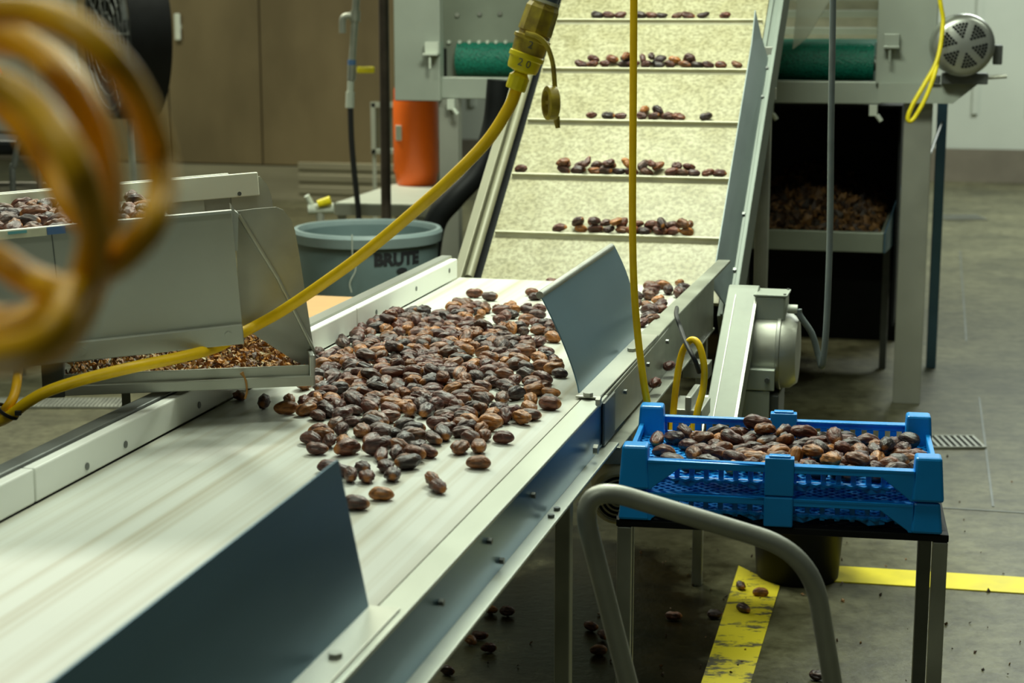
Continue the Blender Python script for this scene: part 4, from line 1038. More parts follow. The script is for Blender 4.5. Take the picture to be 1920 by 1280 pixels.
# strap and dust cap
sp_ = [CX @ Vector((12 * u, -30 * u * -1, 108 * u)), aty(1024, 86, 2.975), aty(1033, 105, 2.975), aty(1038, 130, 2.98), aty(1041, 168, 2.98)]
sp_ = [aty(985, 62, 2.967), aty(1006, 68, 2.965), aty(1023, 82, 2.97), aty(1033, 105, 2.975), aty(1038, 130, 2.98), aty(1041, 172, 2.98)]
MB().tube(spline(sp_, 8), .0042, 8).build('strap', ruby, cd, smooth=True)
kc_ = aty(1036, 193, 2.98)
KC = Matrix.Translation(kc_) @ Matrix.Rotation(R(-74), 4, 'Z') @ Matrix.Rotation(R(90), 4, 'X')
cap = MB(KC).lathe([(0, -.006), (.026, -.006), (.029, -.004), (.029, .010), (.026, .012), (.021, .012), (.021, -.001), (0, -.001)], seg=32).build('dust_cap', ruby, cd, smooth=True)
MB(KC).box(-.003, .003, -.020, .020, -.001, .007).build('cap_web', ruby, cap)
MB(KC).box(-.020, .020, -.003, .003, -.001, .007).build('cap_web', ruby, cap)
MB().tube([aty(1043, 218, 2.985), aty(1046, 240, 2.985)], [.006, .004], 10).build('pull_tab', ruby, cap, smooth=True)

# hanging cord with a loop strapped to the rail
hc_ = thing('hanging_cord', aty(1187, 300, 3.66), 'straight yellow cord hanging from above, looped and strapped to the conveyor rail', 'cord')
hv = [aty(1189, -80, 3.66), aty(1188, 60, 3.66), aty(1187, 220, 3.66), aty(1186, 400, 3.66), aty(1188, 520, 3.66), aty(1195, 620, 3.66), aty(1206, 710, 3.65), aty(1217, 775, 3.65), aty(1228, 850, 3.68), aty(1244, 890, 3.75), aty(1256, 860, 3.82), aty(1262, 780, 3.88), aty(1268, 720, 3.88), aty(1277, 668, 3.88), aty(1289, 643, 3.87), aty(1301, 637, 3.86), aty(1312, 650, 3.85), aty(1320, 685, 3.84), aty(1319, 725, 3.84), aty(1309, 765, 3.83), aty(1298, 810, 3.82), aty(1280, 850, 3.80), aty(1240, 880, 3.80), aty(1205, 885, 3.82)]
t_ = hv[0].copy(); t_.z = 5.29
MB().tube([t_] + spline(hv, 8), .0077, 12).build('cord', cordy, hc_, smooth=True)
q0 = LINE @ Vector((-.682, (LINE.inverted() @ atz(1266, 577, .845)).y, .847))
sl = [q0, aty(1268, 590, 4.02), aty(1276, 615, 3.95), aty(1285, 640, 3.87), aty(1295, 660, 3.83), aty(1303, 675, 3.82), aty(1311, 698, 3.84)]
MB().tube(spline(sl, 6), .0052, 8).build('tie_strap', blackg, hc_, smooth=True)
tag(MB().slab([aty(1288, 808, 3.50), aty(1296, 808, 3.50), aty(1294, 797, 3.50)], (0, .004, 0)).build('plastic_scrap', rubyb), 'tiny bright yellow plastic scrap among the dates at the back of the crate', 'scrap')

# coil of yellow cable hanging close to the camera at the left
Yk = .84
co = thing('cable_coil', aty(20, 330, Yk), 'blurred coil of yellow cable hanging close to the camera at upper left', 'cable')
def lp(pts, dy): return [aty(x, y, Yk + dy + .02 * math.sin(i * 1.3)) for i, (x, y) in enumerate(pts)]
loops = [
 ([(-150, 60), (-40, 25), (60, 22), (150, 58), (222, 128), (268, 205), (296, 290), (303, 360), (280, 425), (232, 478), (180, 515), (130, 548), (60, 600), (-40, 640), (-150, 640)], 0),
 ([(-160, 90), (-30, 62), (50, 84), (120, 150), (168, 235), (193, 330), (196, 420), (172, 500), (138, 550), (80, 590), (-20, 600), (-150, 560)], .05),
 ([(-150, 130), (-20, 150), (60, 195), (120, 270), (158, 350), (176, 440), (160, 520), (135, 556), (112, 610), (60, 648), (-30, 662), (-150, 650)], -.04),
 ([(-160, 440), (-20, 480), (50, 520), (110, 545), (150, 565), (140, 610), (90, 645), (20, 665), (-80, 668), (-160, 660)], .02),
 ([(-160, 672), (-40, 682), (60, 668), (130, 620), (165, 560), (178, 500), (203, 420), (208, 340), (190, 250), (150, 170), (80, 100), (-20, 75), (-150, 100)], .10),
 ([(-150, 180), (-10, 185), (80, 290), (130, 380), (185, 440), (200, 490), (160, 560), (120, 640), (40, 672), (-80, 676), (-160, 670)], .08),
]
for k, (pts, dy) in enumerate(loops):
    MB().tube(spline(lp(pts, dy), 8), .0080, 12).build('cable_turn', cordy2, co, smooth=True)
hk = [aty(-150, 60, Yk), aty(-230, 120, Yk), aty(-260, 300, Yk), aty(-230, 520, Yk), aty(-150, 640, Yk)]
MB().tube(spline(hk, 8), .0080, 12).build('cable_turn', cordy2, co, smooth=True)
h0 = aty(-230, 110, Yk); h1 = h0.copy(); h1.z = 5.29
MB().tube([h0, h1], .004, 8).build('hanger', steel2, co)
# ------------------------------------------------------------------ dates
def date_mesh(seed, nu=20, nv=26):
    rnd = random.Random(seed)
    L2 = .0228 * rnd.uniform(.93, 1.07); Rm = .0136 * rnd.uniform(.92, 1.07)
    ph = [rnd.uniform(0, 6.28) for _ in range(12)]
    bend = rnd.uniform(-.0025, .0025); fl = rnd.uniform(.80, .94); sh = rnd.uniform(-.30, .30); deep = rnd.uniform(.6, 1.35)
    vs, fs = [(-L2, 0, bend)], []
    for i in range(1, nu):
        u = -math.cos(math.pi * i / nu); x = u * L2
        r = Rm * max(0, 1 - abs(u) ** 2.35) ** .56 * (1 + sh * u * .45)
        env = (1 - u * u) ** .35
        for k in range(nv):
            a = 2 * math.pi * k / nv
            tw = a + .5 * math.sin(1.7 * u + ph[6])
            wr = .075 * (1 - 2 * abs(math.sin(3.5 * tw + ph[0] + .9 * math.sin(3 * u + ph[1])))) + .045 * math.sin(9 * tw + ph[2] + 1.5 * math.sin(4 * u + ph[7])) + .07 * math.sin(2 * a + ph[3] + 2.4 * u) + .045 * math.sin(6 * u + ph[4] + 2.5 * math.sin(a + ph[5])) + .03 * math.sin(11 * u + ph[8] + 3 * math.sin(2 * a + ph[9]))
            rr = r * (1 + wr * env * deep)
            vs.append((x, rr * math.cos(a), rr * math.sin(a) * fl + bend * (2 * u * u - 1)))
    vs.append((L2, 0, bend)); e = len(vs) - 1
    for k in range(nv): fs.append((0, 1 + (k + 1) % nv, 1 + k)); fs.append((e, e - nv + k, e - nv + (k + 1) % nv))
    for i in range(nu - 2):
        for k in range(nv):
            k2 = (k + 1) % nv; a = 1 + i * nv
            fs.append((a + k, a + k2, a + nv + k2, a + nv + k))
    return vs, fs
DATE_SHAPES = [date_mesh(100 + i) for i in range(8)]
DATE_LABELS = [
('fallen date on the dark floor behind the leg of the tube handle', 'fallen dates by the handle'),
('fallen date on the dark floor under the conveyor', 'fallen dates under the conveyor'),
('flattened date in the dark wet patch of floor behind the tube handle', 'fallen dates on the floor'),
('date on the yellow floor line beside the black bucket', 'fallen dates on the floor'),
('date on the floor just left of the worn yellow line', 'fallen dates on the floor'),
('date on bare floor at the bottom edge right of the yellow line', 'fallen dates on the floor'),
('lower date lying on the worn yellow floor line', 'fallen dates on the floor'),
('date on the conveyor bottom flange beside the straight yellow cord', 'dates caught on the frame'),
('dark date on the conveyor flange higher up beside the looped cord', 'dates caught on the frame'),
('upper left date lying on the worn yellow floor line', 'fallen dates on the floor'),
('lone date nearest the tip of the near deflector plate', 'loose dates on the belt'),
('lone date second from the tip of the near deflector plate', 'loose dates on the belt'),
('wrinkled brown date in the big heap on the white belt', 'dates in the heap on the belt'),
('dark date third from the left below the debris tray', 'loose dates on the belt'),
('amber date lying alone in front of the left end of the heap', 'loose dates on the belt'),
('lone date standing on end, lower of the pair right of the plate tip', 'loose dates on the belt'),
('date in the small cluster in front of the heap', 'dates in the front cluster'),
('lone date standing end on at the front right of the heap', 'loose dates on the belt'),
('dark date farthest left on the belt, below the debris tray', 'loose dates on the belt'),
('right one of the two touching dates behind the heap', 'loose dates on the belt'),
('left one of the two touching dates behind the heap', 'loose dates on the belt'),
('lone date, upper one of the pair right of the near plate tip', 'loose dates on the belt'),
('upright dark date second from the left below the debris tray', 'loose dates on the belt'),
('lone date behind the heap close to the curved plate', 'loose dates on the belt'),
('wrinkled brown date in the upper blue crate', 'dates in the blue crate'),
('wrinkled dark date in the left feed chute', 'dates in the feed chute'),
('date held on a cleat of the incline conveyor', 'dates on the incline')]
# label, position, rotation (quaternion), shape, size
DATES = '''
0 .2167 4.1909 .0135 .776 .631 0 0 6 .95
1 -.0128 4.48 .0135 .846 .531 -.023 -.037 7 .95
1 -.1569 4.0538 .0135 .879 -.401 .107 -.235 2 .95
2 .428 4.4424 .0135 .741 .666 -.058 -.065 5 .95
3 .6845 4.6323 .0135 .793 .603 -.053 -.069 6 .95
4 .5381 4.4549 .0135 .619 -.785 0 0 0 .95
0 .2056 4.3648 .0135 .633 -.695 .253 -.23 3 .95
1 -.059 4.2058 .0135 .906 -.423 0 0 7 .95
5 .7377 4.0225 .0135 .278 -.957 .084 -.024 7 .95
6 .6206 4.5012 .0135 .368 .828 -.386 -.172 4 .95
1 -.0822 4.2976 .0135 .972 -.194 .025 -.128 6 .95
7 .3287 3.9492 .749 .863 0 0 .505 1 1
1 -.1059 4.2589 .0135 .832 -.359 .167 -.388 1 .95
8 .3787 4.1459 .749 .863 0 0 .505 0 1
9 .6377 4.6913 .0135 .251 .724 -.607 -.211 5 .95
0 .2328 4.2976 .0135 .809 -.125 .088 -.567 1 .95
1 -.0571 4.4927 .0135 .184 .967 -.171 -.032 2 .95
10 -.243 2.6404 .8408 .061 .997 -.043 -.017 6 .97
11 -.207 2.6948 .84 .062 .998 -.026 -.016 6 .89
12 .073 3.3286 .8437 .606 -.764 .174 -.137 4 1
13 -.4326 3.2888 .8439 .692 -.708 -.104 .098 3 1
12 -.0158 3.0623 .841 .171 -.134 -.406 .888 1 .92
14 -.3397 2.9832 .8416 .145 -.986 .081 .03 2 .94
15 -.1191 2.7377 .84 .86 .063 -.041 -.505 1 .93
16 -.1975 2.8103 .842 .1 -.734 .668 -.07 7 .96
17 -.0583 2.9966 .8428 .77 .037 .004 -.637 6 .95
12 -.1243 3.0881 .8435 .795 -.072 .164 -.579 6 1.01
16 -.2391 2.8019 .8399 .738 .006 -.039 -.673 7 .91
16 -.2661 2.8032 .8423 .582 -.531 .442 -.429 0 .9
16 -.2134 2.867 .8406 .529 .058 .054 .845 2 .94
16 -.1442 2.9616 .842 .03 -.948 .296 .115 0 .87
18 -.4833 3.3412 .8438 .526 -.473 .503 -.497 0 1.01
16 -.225 2.9403 .841 .7 .097 .07 -.705 3 .86
19 -.0588 4.6089 .8433 .895 .437 -.025 -.079 4 .92
16 -.2512 2.8627 .8395 .837 .013 -.037 -.546 7 .87
20 -.1005 4.6602 .8433 .689 .723 -.039 -.025 5 .99
16 -.308 2.868 .8399 .064 .984 .164 -.004 6 .88
12 .0778 3.4356 .8416 .993 -.045 .078 -.074 6 .85
12 .0341 3.2413 .8407 .062 .998 .024 -.012 6 .96
12 .0331 3.2944 .8431 .241 -.827 .499 -.089 0 1
21 -.1294 2.7766 .8425 .337 .779 -.452 -.274 0 .87
22 -.437 3.3754 .8394 .816 .06 -.046 -.573 1 .87
23 .0545 4.6919 .8406 .983 .176 .051 .031 0 .91
16 -.2998 3.039 .8399 .037 .748 -.661 -.052 6 .88
12 .0635 4.622 .8401 .998 .032 -.022 .057 7 .93
12 -.0933 3.1707 .8408 .94 .183 -.009 -.288 0 .93
16 -.2836 2.8336 .8412 .986 -.153 .062 .024 5 .88
12 .0737 3.3586 .8417 .896 .292 -.096 -.319 2 1.01
16 -.1802 2.9155 .8405 .016 .174 .974 -.147 2 .85
12 -.2875 2.9798 .8434 .046 -.335 .921 -.192 4 1.12
12 -.2363 2.9766 .8478 .08 -.084 .575 .81 6 1.12
12 -.1759 2.8834 .8442 .246 .033 -.019 -.969 6 1.06
24 .6513 3.2179 .7607 .013 -.353 -.928 -.122 5 1.13
24 .588 3.4491 .7569 .243 -.965 -.05 .09 5 1.18
12 -.057 2.8881 .8407 .024 .159 .985 .059 6 .96
12 -.0398 3.1576 .8472 .144 .173 .872 .434 7 1.12
24 .4375 3.3966 .757 .205 -.165 -.965 -.003 7 1.21
24 .5034 3.5114 .7609 .584 .807 .039 -.076 5 1.26
24 .5982 3.2022 .7634 .239 .516 .793 .218 5 1.23
24 .5773 3.2781 .7603 .808 -.399 .139 -.411 5 1.07
24 .7982 3.4377 .7428 .23 .376 .759 .479 0 1.19
12 .0179 3.2112 .8438 .03 -.448 -.884 .133 5 1.07
12 -.3935 3.2832 .8424 .857 .343 .06 .379 5 1.01
24 .5101 3.4502 .7617 .19 -.052 -.055 -.979 7 1.11
24 .3291 3.4722 .7408 .478 -.166 -.166 .847 3 1.22
12 -.247 3.5523 .8595 .013 .032 .22 -.975 3 1.09
12 -.314 3.7163 .8616 .983 .137 .087 -.087 7 1.1
25 -.9446 3.4612 1.1976 .042 .138 -.762 -.632 4 1.13
24 .4293 3.285 .7442 .247 .195 .305 .899 6 1.23
12 -.0903 2.9911 .8418 .837 .076 .024 .541 2 1.05
12 -.3599 3.0551 .8405 .258 .023 .072 .963 1 .98
24 .6424 3.4052 .7584 .33 -.639 .661 -.215 3 1.23
24 .3975 3.3213 .7445 .992 -.01 .125 .001 4 1.24
12 .0085 3.4158 .8433 .807 -.403 -.142 .407 1 1.13
12 -.2592 3.7922 .865 .877 -.297 .085 -.367 4 1.1
12 -.3205 3.2456 .842 .905 .038 -.009 .423 7 1.12
12 -.163 3.2666 .8438 .608 -.042 .16 -.777 5 1.09
24 .7329 3.3429 .7569 .559 -.06 .176 -.808 0 1.09
12 -.3086 3.3243 .8488 .27 .335 .24 .871 0 1.13
12 -.2738 3.2959 .8433 .762 .538 -.168 -.32 0 1.02
12 -.1678 2.9411 .8441 .652 .679 -.25 -.227 5 1.05
24 .2993 3.367 .737 .984 .074 -.015 -.158 1 1.05
12 -.1365 3.1628 .8438 .764 -.641 .048 -.056 4 .95
12 -.273 3.1091 .8424 .812 .2 -.142 -.53 7 1.04
12 .0442 3.4519 .8422 0 -.218 .974 .064 6 1.1
24 .384 3.4372 .7442 .943 .024 -.255 -.215 0 1.17
12 -.1391 3.0562 .842 .855 -.169 .163 -.462 3 .96
12 -.1947 3.2705 .8436 .726 .209 -.279 -.592 5 1.11
12 -.1314 3.3551 .8464 .974 .159 .114 -.118 6 1.13
12 -.074 3.0654 .8406 .91 .068 -.034 -.407 1 .99
24 .6456 3.3383 .7471 .289 -.808 -.26 .443 4 1.16
24 .2936 3.4629 .739 .619 .104 .059 -.776 3 1.05
12 -.0603 3.3737 .8416 .363 .179 .287 .868 1 1.03
25 -.9227 3.3346 1.1963 .161 -.983 .084 -.036 5 1.13
24 .5424 3.3983 .7532 .537 -.128 .18 .814 3 1.06
24 .3539 3.3311 .7418 .679 .349 -.284 -.581 4 1.12
12 -.2315 3.097 .8423 .942 .326 .069 -.045 0 1.01
12 -.3544 3.2679 .8422 .102 -.41 -.89 .169 4 1.01
25 -.8092 3.295 1.2043 .477 -.331 .647 -.494 2 1.1
24 .7161 3.4451 .7381 .993 .075 -.01 -.094 1 1.16
12 -.2704 3.4295 .8536 .182 .035 .182 .966 5 .94
12 -.0166 3.6113 .8426 .293 -.098 -.129 .942 5 .99
12 -.1731 3.0783 .8413 .136 -.006 -.338 -.931 1 1
12 .0284 3.8428 .8445 .014 -.021 .774 .633 4 1.07
12 .0897 3.6668 .8443 .148 .086 -.429 -.887 4 .99
12 -.1411 3.4884 .8601 .461 -.301 -.326 .769 0 1.01
12 -.2889 3.52 .8597 .971 -.032 .209 .114 2 1.04
12 -.3109 3.1277 .8407 .164 -.751 -.63 .109 4 .88
12 -.2324 3.2169 .8431 .049 -.12 .983 -.127 5 1.01
24 .5437 3.2809 .7467 .435 -.433 .735 .288 0 1.05
12 -.3496 3.4651 .8423 .925 .338 .008 .174 1 1.09
12 -.1454 3.3122 .8457 .725 .438 .382 .371 6 .98
12 -.1412 3.7956 .8515 .045 -.108 .869 -.481 2 1.06
12 -.2597 3.1602 .8434 .182 -.942 .27 -.075 4 1.12
12 -.1907 3.0431 .8415 .502 .035 -.067 -.862 1 1.07
12 -.324 3.0349 .8427 .598 -.23 -.262 .722 2 .95
25 -.847 3.5397 1.2035 .02 .088 .268 -.959 6 1.03
24 .5118 3.4258 .7425 .403 -.028 .015 -.915 6 1.24
12 -.1214 3.4552 .8439 .963 .055 -.181 .193 5 .94
12 -.0133 3.2175 .8449 .267 .594 .567 .504 7 .96
12 .0059 3.7122 .8418 .298 .019 -.073 -.952 1 1.1
24 .3539 3.5017 .7429 .451 .72 -.397 -.347 2 1.12
12 -.2051 3.5833 .8541 .745 -.639 .119 -.152 6 .97
12 -.2976 4.167 .8619 .982 -.06 .077 -.16 3 .98
12 -.0196 3.3807 .8423 .162 -.701 .692 -.059 2 1
12 -.0587 3.2707 .8452 .045 -.594 -.731 .333 7 1.1
12 .0631 3.57 .8429 .238 .167 .306 .907 5 1.05
12 -.2003 2.9576 .8409 .69 .306 .167 .634 5 .88
24 .5228 3.344 .7401 .231 -.933 -.273 .035 4 1.18
12 .0284 3.6126 .8415 .916 .068 -.033 -.393 1 1.07
12 -.3873 3.9635 .8417 .529 .037 .013 .848 7 1.09
12 .0954 4.0248 .8427 .896 .18 -.032 -.405 0 1.1
12 -.3678 3.2416 .84 .376 .048 .063 .923 2 .88
12 -.2321 3.281 .8434 .272 -.914 .299 -.024 0 1.02
12 -.3417 3.0793 .8436 .012 .201 .968 -.147 2 1.11
24 .5577 3.4872 .7446 .149 -.391 .717 -.557 6 1.25
24 .7265 3.2177 .7393 .064 .965 .255 .002 6 1.23
24 .353 3.4169 .7374 .926 .019 -.034 -.376 7 1.09
12 .3476 4.3938 .8437 .132 .316 .918 .2 4 1.11
12 -.1981 3.159 .8415 .146 .071 -.169 -.972 0 .99
12 -.2944 3.189 .8402 .988 .073 -.031 -.135 2 .9
12 .065 3.6918 .8424 .193 -.976 .095 -.041 4 1.03
12 -.0894 3.1072 .8407 .995 .075 -.025 -.054 2 .95
25 -.7371 3.3711 1.2061 .713 .186 -.105 -.667 0 1.08
12 -.1658 3.575 .8578 .612 -.715 .335 -.052 4 .87
12 -.0758 3.5858 .8421 .079 .497 .849 .162 6 1.07
12 -.0492 3.6396 .842 .195 -.98 .033 -.029 4 1
12 -.2482 3.1874 .8448 .399 -.872 .273 .078 7 1.04
12 -.0493 3.0829 .8406 .726 .101 .153 .663 0 .91
25 -.974 3.3842 1.1916 .434 -.121 .393 -.801 1 1.03
12 -.3645 3.5205 .8472 .188 .454 -.492 -.719 5 1.05
12 .0624 3.9745 .8426 .828 .063 .066 .553 2 1.12
12 -.1984 3.0057 .8417 .269 .093 -.153 .946 5 .87
12 .1002 3.6304 .8401 .25 .039 .069 .965 2 .89
25 -.7623 3.5692 1.2082 .894 -.393 .109 -.184 1 1.11
12 .0583 3.766 .843 .12 -.504 -.841 .157 4 1.08
12 -.0819 3.1417 .8424 .765 .537 .214 .284 1 1.03
12 .0632 4.3403 .8413 .131 .028 .027 .991 7 1.05
12 .0632 4.1214 .8413 .132 -.01 -.079 -.988 2 1
12 -.1842 4.2127 .8435 .037 .072 -.302 .95 7 1.12
12 -.0204 3.8978 .847 .74 .34 .125 .567 6 1.13
12 -.2301 3.3297 .8442 .969 -.008 .119 .215 3 1.12
24 .4196 3.4911 .7435 .133 -.12 .478 .86 1 1.23
24 .4074 3.3536 .744 .539 -.829 -.111 -.104 1 1.18
24 .7203 3.2593 .7387 .145 .312 .924 .167 4 1.04
24 .6824 3.3491 .7402 .123 -.696 .69 -.153 4 1.21
12 -.3328 3.2982 .8442 .585 -.481 -.365 .542 1 1.13
12 -.0588 3.4875 .8435 .068 .939 -.329 -.069 0 1
12 -.3687 3.4346 .8437 .118 .264 .957 .013 5 1.04
12 -.0278 4.3843 .8452 .104 -.101 .001 .989 4 1
12 -.214 3.4106 .8446 .301 -.706 -.522 .373 0 1.08
12 -.3269 3.1687 .8421 .188 -.485 .831 -.198 0 .92
25 -.8818 3.5515 1.1993 .602 .072 -.074 -.792 1 1.1
24 .4721 3.2942 .7421 .866 .425 -.104 -.241 4 1.14
24 .3747 3.2708 .7409 .008 -.303 -.943 .136 5 1.18
24 .7426 3.2801 .7396 .206 -.882 .416 -.086 6 1.1
12 -.5394 3.411 .8403 .84 .053 -.059 -.537 2 .91
12 -.0994 3.872 .8422 .304 .832 -.446 -.128 6 1.01
12 .0156 3.7558 .8455 .983 .007 .122 -.135 4 1.02
12 -.0516 3.7762 .8446 .665 -.682 .217 -.215 3 1.05
12 .0359 3.3649 .8413 .65 .052 .055 .756 1 1.05
12 -.2584 3.5024 .8461 .648 .089 .089 -.751 4 1.06
12 -.0853 3.2529 .8409 .975 .073 -.019 -.21 1 1.01
12 -.0984 3.3851 .8399 .974 .025 -.03 -.222 7 .91
25 -.7264 3.2274 1.2088 .917 .34 -.177 -.11 6 1.11
25 -.7203 3.4142 1.2098 .593 -.515 -.418 .457 4 1
25 -.7799 3.2915 1.2046 .379 -.53 -.668 .359 4 1.1
26 .2034 5.4165 1.1037 .029 .995 -.087 .045 4 .99
26 .1417 5.2226 .9487 .226 -.934 .223 -.163 3 1.04
24 .5977 3.2995 .7582 .693 -.518 .465 -.185 6 1.1
12 -.1089 3.6013 .8456 .75 .26 .029 .608 3 1.07
12 -.1693 3.5032 .846 .438 .068 -.356 -.823 6 1.06
12 -.2892 3.41 .8452 .085 .311 -.819 .475 5 .96
12 -.1618 3.4365 .8436 .114 -.962 -.245 .045 7 1.1
12 -.1127 3.7447 .8461 .097 .034 .44 .892 4 1.12
12 -.1792 3.1333 .8411 .247 .968 -.043 .025 6 .95
12 -.0114 3.5017 .8406 .083 .949 -.3 -.058 3 1.11
25 -.8541 3.6717 1.2023 .068 .902 .423 .045 6 1.01
26 .484 5.3446 1.1043 .466 .856 -.202 .097 0 1.03
26 .5001 5.1285 .973 .627 .692 -.216 -.285 2 1.01
26 .4739 5.1373 .9497 .202 -.912 .304 -.186 3 1.02
24 .7755 3.3807 .7398 .366 -.682 .552 -.308 5 1.08
24 .4894 3.361 .7375 .926 .375 -.03 .038 1 1.03
12 -.0429 3.5266 .8417 .448 .111 -.32 -.827 1 1.04
12 -.2252 4.3489 .847 .025 .328 -.911 .247 1 1.12
12 -.001 4.1177 .8457 .607 -.526 .507 -.312 2 1.06
12 -.0652 3.433 .8428 .449 -.869 -.107 .179 0 .94
12 -.122 3.1352 .8418 .062 -.144 .979 -.134 2 .96
12 -.0313 4.2594 .8432 .204 -.863 -.435 .156 0 1.01
12 -.2078 3.0708 .8451 .742 .262 .357 .503 3 1.03
12 -.0776 3.1917 .8423 .012 .955 -.27 -.118 5 .93
12 -.3049 3.2813 .8399 .038 -.023 -.032 -.999 7 .91
25 -.8626 3.3314 1.1969 .957 .072 -.013 .281 1 1.08
26 .2856 5.3946 1.1049 .342 -.893 .279 -.091 4 .98
24 .3095 3.2977 .7398 .973 .032 .02 -.228 6 1.05
24 .6724 3.395 .7413 .035 -.023 -.347 .937 2 1.18
24 .7068 3.3054 .7395 .02 .729 .672 .128 7 1.07
24 .7141 3.36 .7402 .311 -.557 -.678 .364 5 1.11
24 .466 3.427 .7413 .325 .008 .217 -.921 3 1.25
12 -.1254 3.7009 .8451 .195 -.218 .881 -.371 0 1.13
12 .029 3.6815 .8442 .441 .202 .388 .784 4 .98
12 -.1756 3.3115 .8434 .207 .69 .683 .121 4 1.08
12 -.057 3.128 .8416 .631 .439 .377 .517 1 .96
26 .605 5.5222 1.2607 .654 .728 .082 .187 5 .95
26 .5219 5.5457 1.2578 .483 -.871 .077 .055 7 .99
26 .2476 5.1946 .95 .506 .861 .035 .033 3 .98
12 -.2198 4.0554 .845 .132 -.11 .634 -.754 4 1.04
12 -.0752 4.1124 .8553 .194 .507 .831 -.121 6 1.04
12 -.0981 3.5494 .8435 .21 .708 .664 .115 4 1.09
12 .0061 3.5564 .8407 .133 .773 .608 .122 6 .94
12 -.2673 4.0945 .8432 .056 -.562 -.818 .109 7 1.06
12 -.1014 3.4152 .8422 .007 -.092 -.154 .984 6 .91
12 -.0038 3.976 .8447 .01 -.027 -.566 .824 4 1
25 -.9254 3.2462 1.1946 .672 -.012 .16 -.722 6 1.08
25 -.8474 3.2512 1.1979 .012 .044 -.3 -.953 2 1.11
26 .3272 5.8253 1.4289 .724 -.635 .236 -.129 4 .96
26 .4903 5.5536 1.258 .997 .02 .019 -.079 1 1.03
26 .1562 5.426 1.1275 .977 .158 -.14 .023 5 .94
26 .5121 5.1283 .9487 .924 -.378 .055 -.005 7 .96
26 .3899 5.1596 .9485 .112 -.985 .119 .064 2 .98
26 .1962 5.2067 .972 .073 .914 -.353 .187 0 1.01
24 .5698 3.2088 .7428 .26 -.224 -.845 .41 5 1.19
12 .4256 4.7194 .8445 .715 .339 .277 .546 4 1
12 .3639 4.6275 .8416 .428 -.248 -.348 .797 1 .98
12 .4479 4.664 .8441 .455 .529 .565 .44 4 1.04
12 .3485 4.2792 .8414 .785 .552 .171 .223 1 .94
12 -.244 3.6512 .85 .37 -.407 -.003 .835 6 1.08
12 -.2316 4.1904 .8495 .564 .172 -.345 .73 1 1.03
12 -.109 4.1562 .8459 .113 -.091 .928 -.342 1 1.13
12 -.2898 3.7646 .8464 .071 .314 -.447 -.834 6 .97
12 -.3107 3.6518 .8456 .112 -.218 -.693 -.678 1 .93
12 -.1072 3.3184 .8413 .833 .27 -.204 -.439 1 1
12 -.1066 3.9961 .8472 .677 -.28 -.47 .493 6 1.1
12 -.2984 4.1208 .843 .734 .232 .202 .606 2 1.13
12 -.0521 3.7053 .8429 .831 .264 .157 .465 2 1.12
12 .0366 4.2852 .8398 .101 .955 .28 -.001 3 1.02
12 -.0655 3.8343 .8462 .041 -.856 .431 -.282 1 1.06
12 -.3848 3.4797 .8431 .11 -.589 .797 -.084 7 1.05
12 -.4016 3.7675 .8472 .116 -.492 .838 .205 1 1.13
12 -.4081 3.7102 .8433 .962 -.231 -.047 .14 0 1.07
12 -.0672 4.4268 .8439 .717 -.124 .199 -.656 3 1.12
12 -.3506 3.1143 .8412 .024 -.229 .953 -.196 4 .93
12 -.3206 4.1478 .8441 .121 -.964 -.227 .063 5 1.09
25 -.8026 3.5099 1.2044 .196 -.929 .296 -.107 4 1.05
25 -.8952 3.5964 1.2034 .162 .033 .422 .891 4 1.11
25 -1.0214 3.6579 1.1938 .198 -.052 .671 -.713 1 1.05
25 -.951 3.5699 1.1999 .574 -.383 .415 -.593 4 1.12
25 -.7043 3.3219 1.2072 .69 .222 -.304 -.618 5 1
26 .4596 5.5812 1.2748 .852 -.351 .365 -.135 2 1.03
26 .3042 5.6004 1.2587 .778 .592 -.116 -.173 5 .95
26 .4008 5.3858 1.1208 .614 .688 .009 .386 4 .96
26 .4112 5.3643 1.1028 .978 .17 .109 -.054 7 .93
26 .1587 5.4278 1.1038 .599 .776 .079 -.181 3 .89
26 .3073 5.1772 .9735 .442 -.869 -.211 -.074 1 .88
26 .2458 5.193 .9732 .948 .191 .112 .226 0 .94
24 .758 3.3284 .7376 .919 .314 -.125 -.203 1 1.05
12 -.148 4.017 .8433 .96 -.203 .079 .178 5 1.04
12 -.3324 3.5271 .8431 .194 .042 .871 .449 3 .92
12 -.2015 3.4807 .8489 .436 .451 -.772 -.104 1 1.07
12 -.1289 3.243 .8404 .994 .078 -.015 .081 2 .92
12 -.2503 3.0378 .8426 .573 -.083 .22 -.785 3 1.01
12 -.0847 3.6303 .8454 .236 -.496 -.658 .515 2 1.08
12 -.1714 4.048 .8453 .857 .422 -.119 -.271 4 1.06
12 -.0082 3.4636 .8421 .438 -.728 .412 -.33 4 .89
12 -.0817 4.0273 .8469 .446 .56 .603 .353 2 1.1
12 .0441 4.3968 .8431 .984 -.156 .089 .007 6 .98
12 .0275 4.1105 .8426 .675 -.088 .014 .732 6 .93
12 -.2024 3.9199 .8434 .325 .788 -.495 -.166 6 1.09
12 -.2316 3.4523 .8425 .154 .801 -.571 -.093 6 1.11
12 -.165 3.8909 .8444 .032 -.114 .989 .091 0 1.07
12 -.3576 3.7275 .8459 .526 .274 -.357 -.722 4 1.1
25 -.9113 3.5507 1.1982 .742 -.195 -.277 .579 7 1.03
26 .5845 5.9486 1.5682 .929 .358 .095 -.012 3 1.01
26 .4457 5.5639 1.2594 .086 -.922 .339 -.167 0 1.02
26 .626 5.3094 1.1031 .926 .339 -.076 -.151 1 .97
26 .2293 5.4059 1.1294 .862 .008 -.403 .307 3 .89
26 .4464 5.3748 1.1201 .937 .247 -.194 .154 2 .98
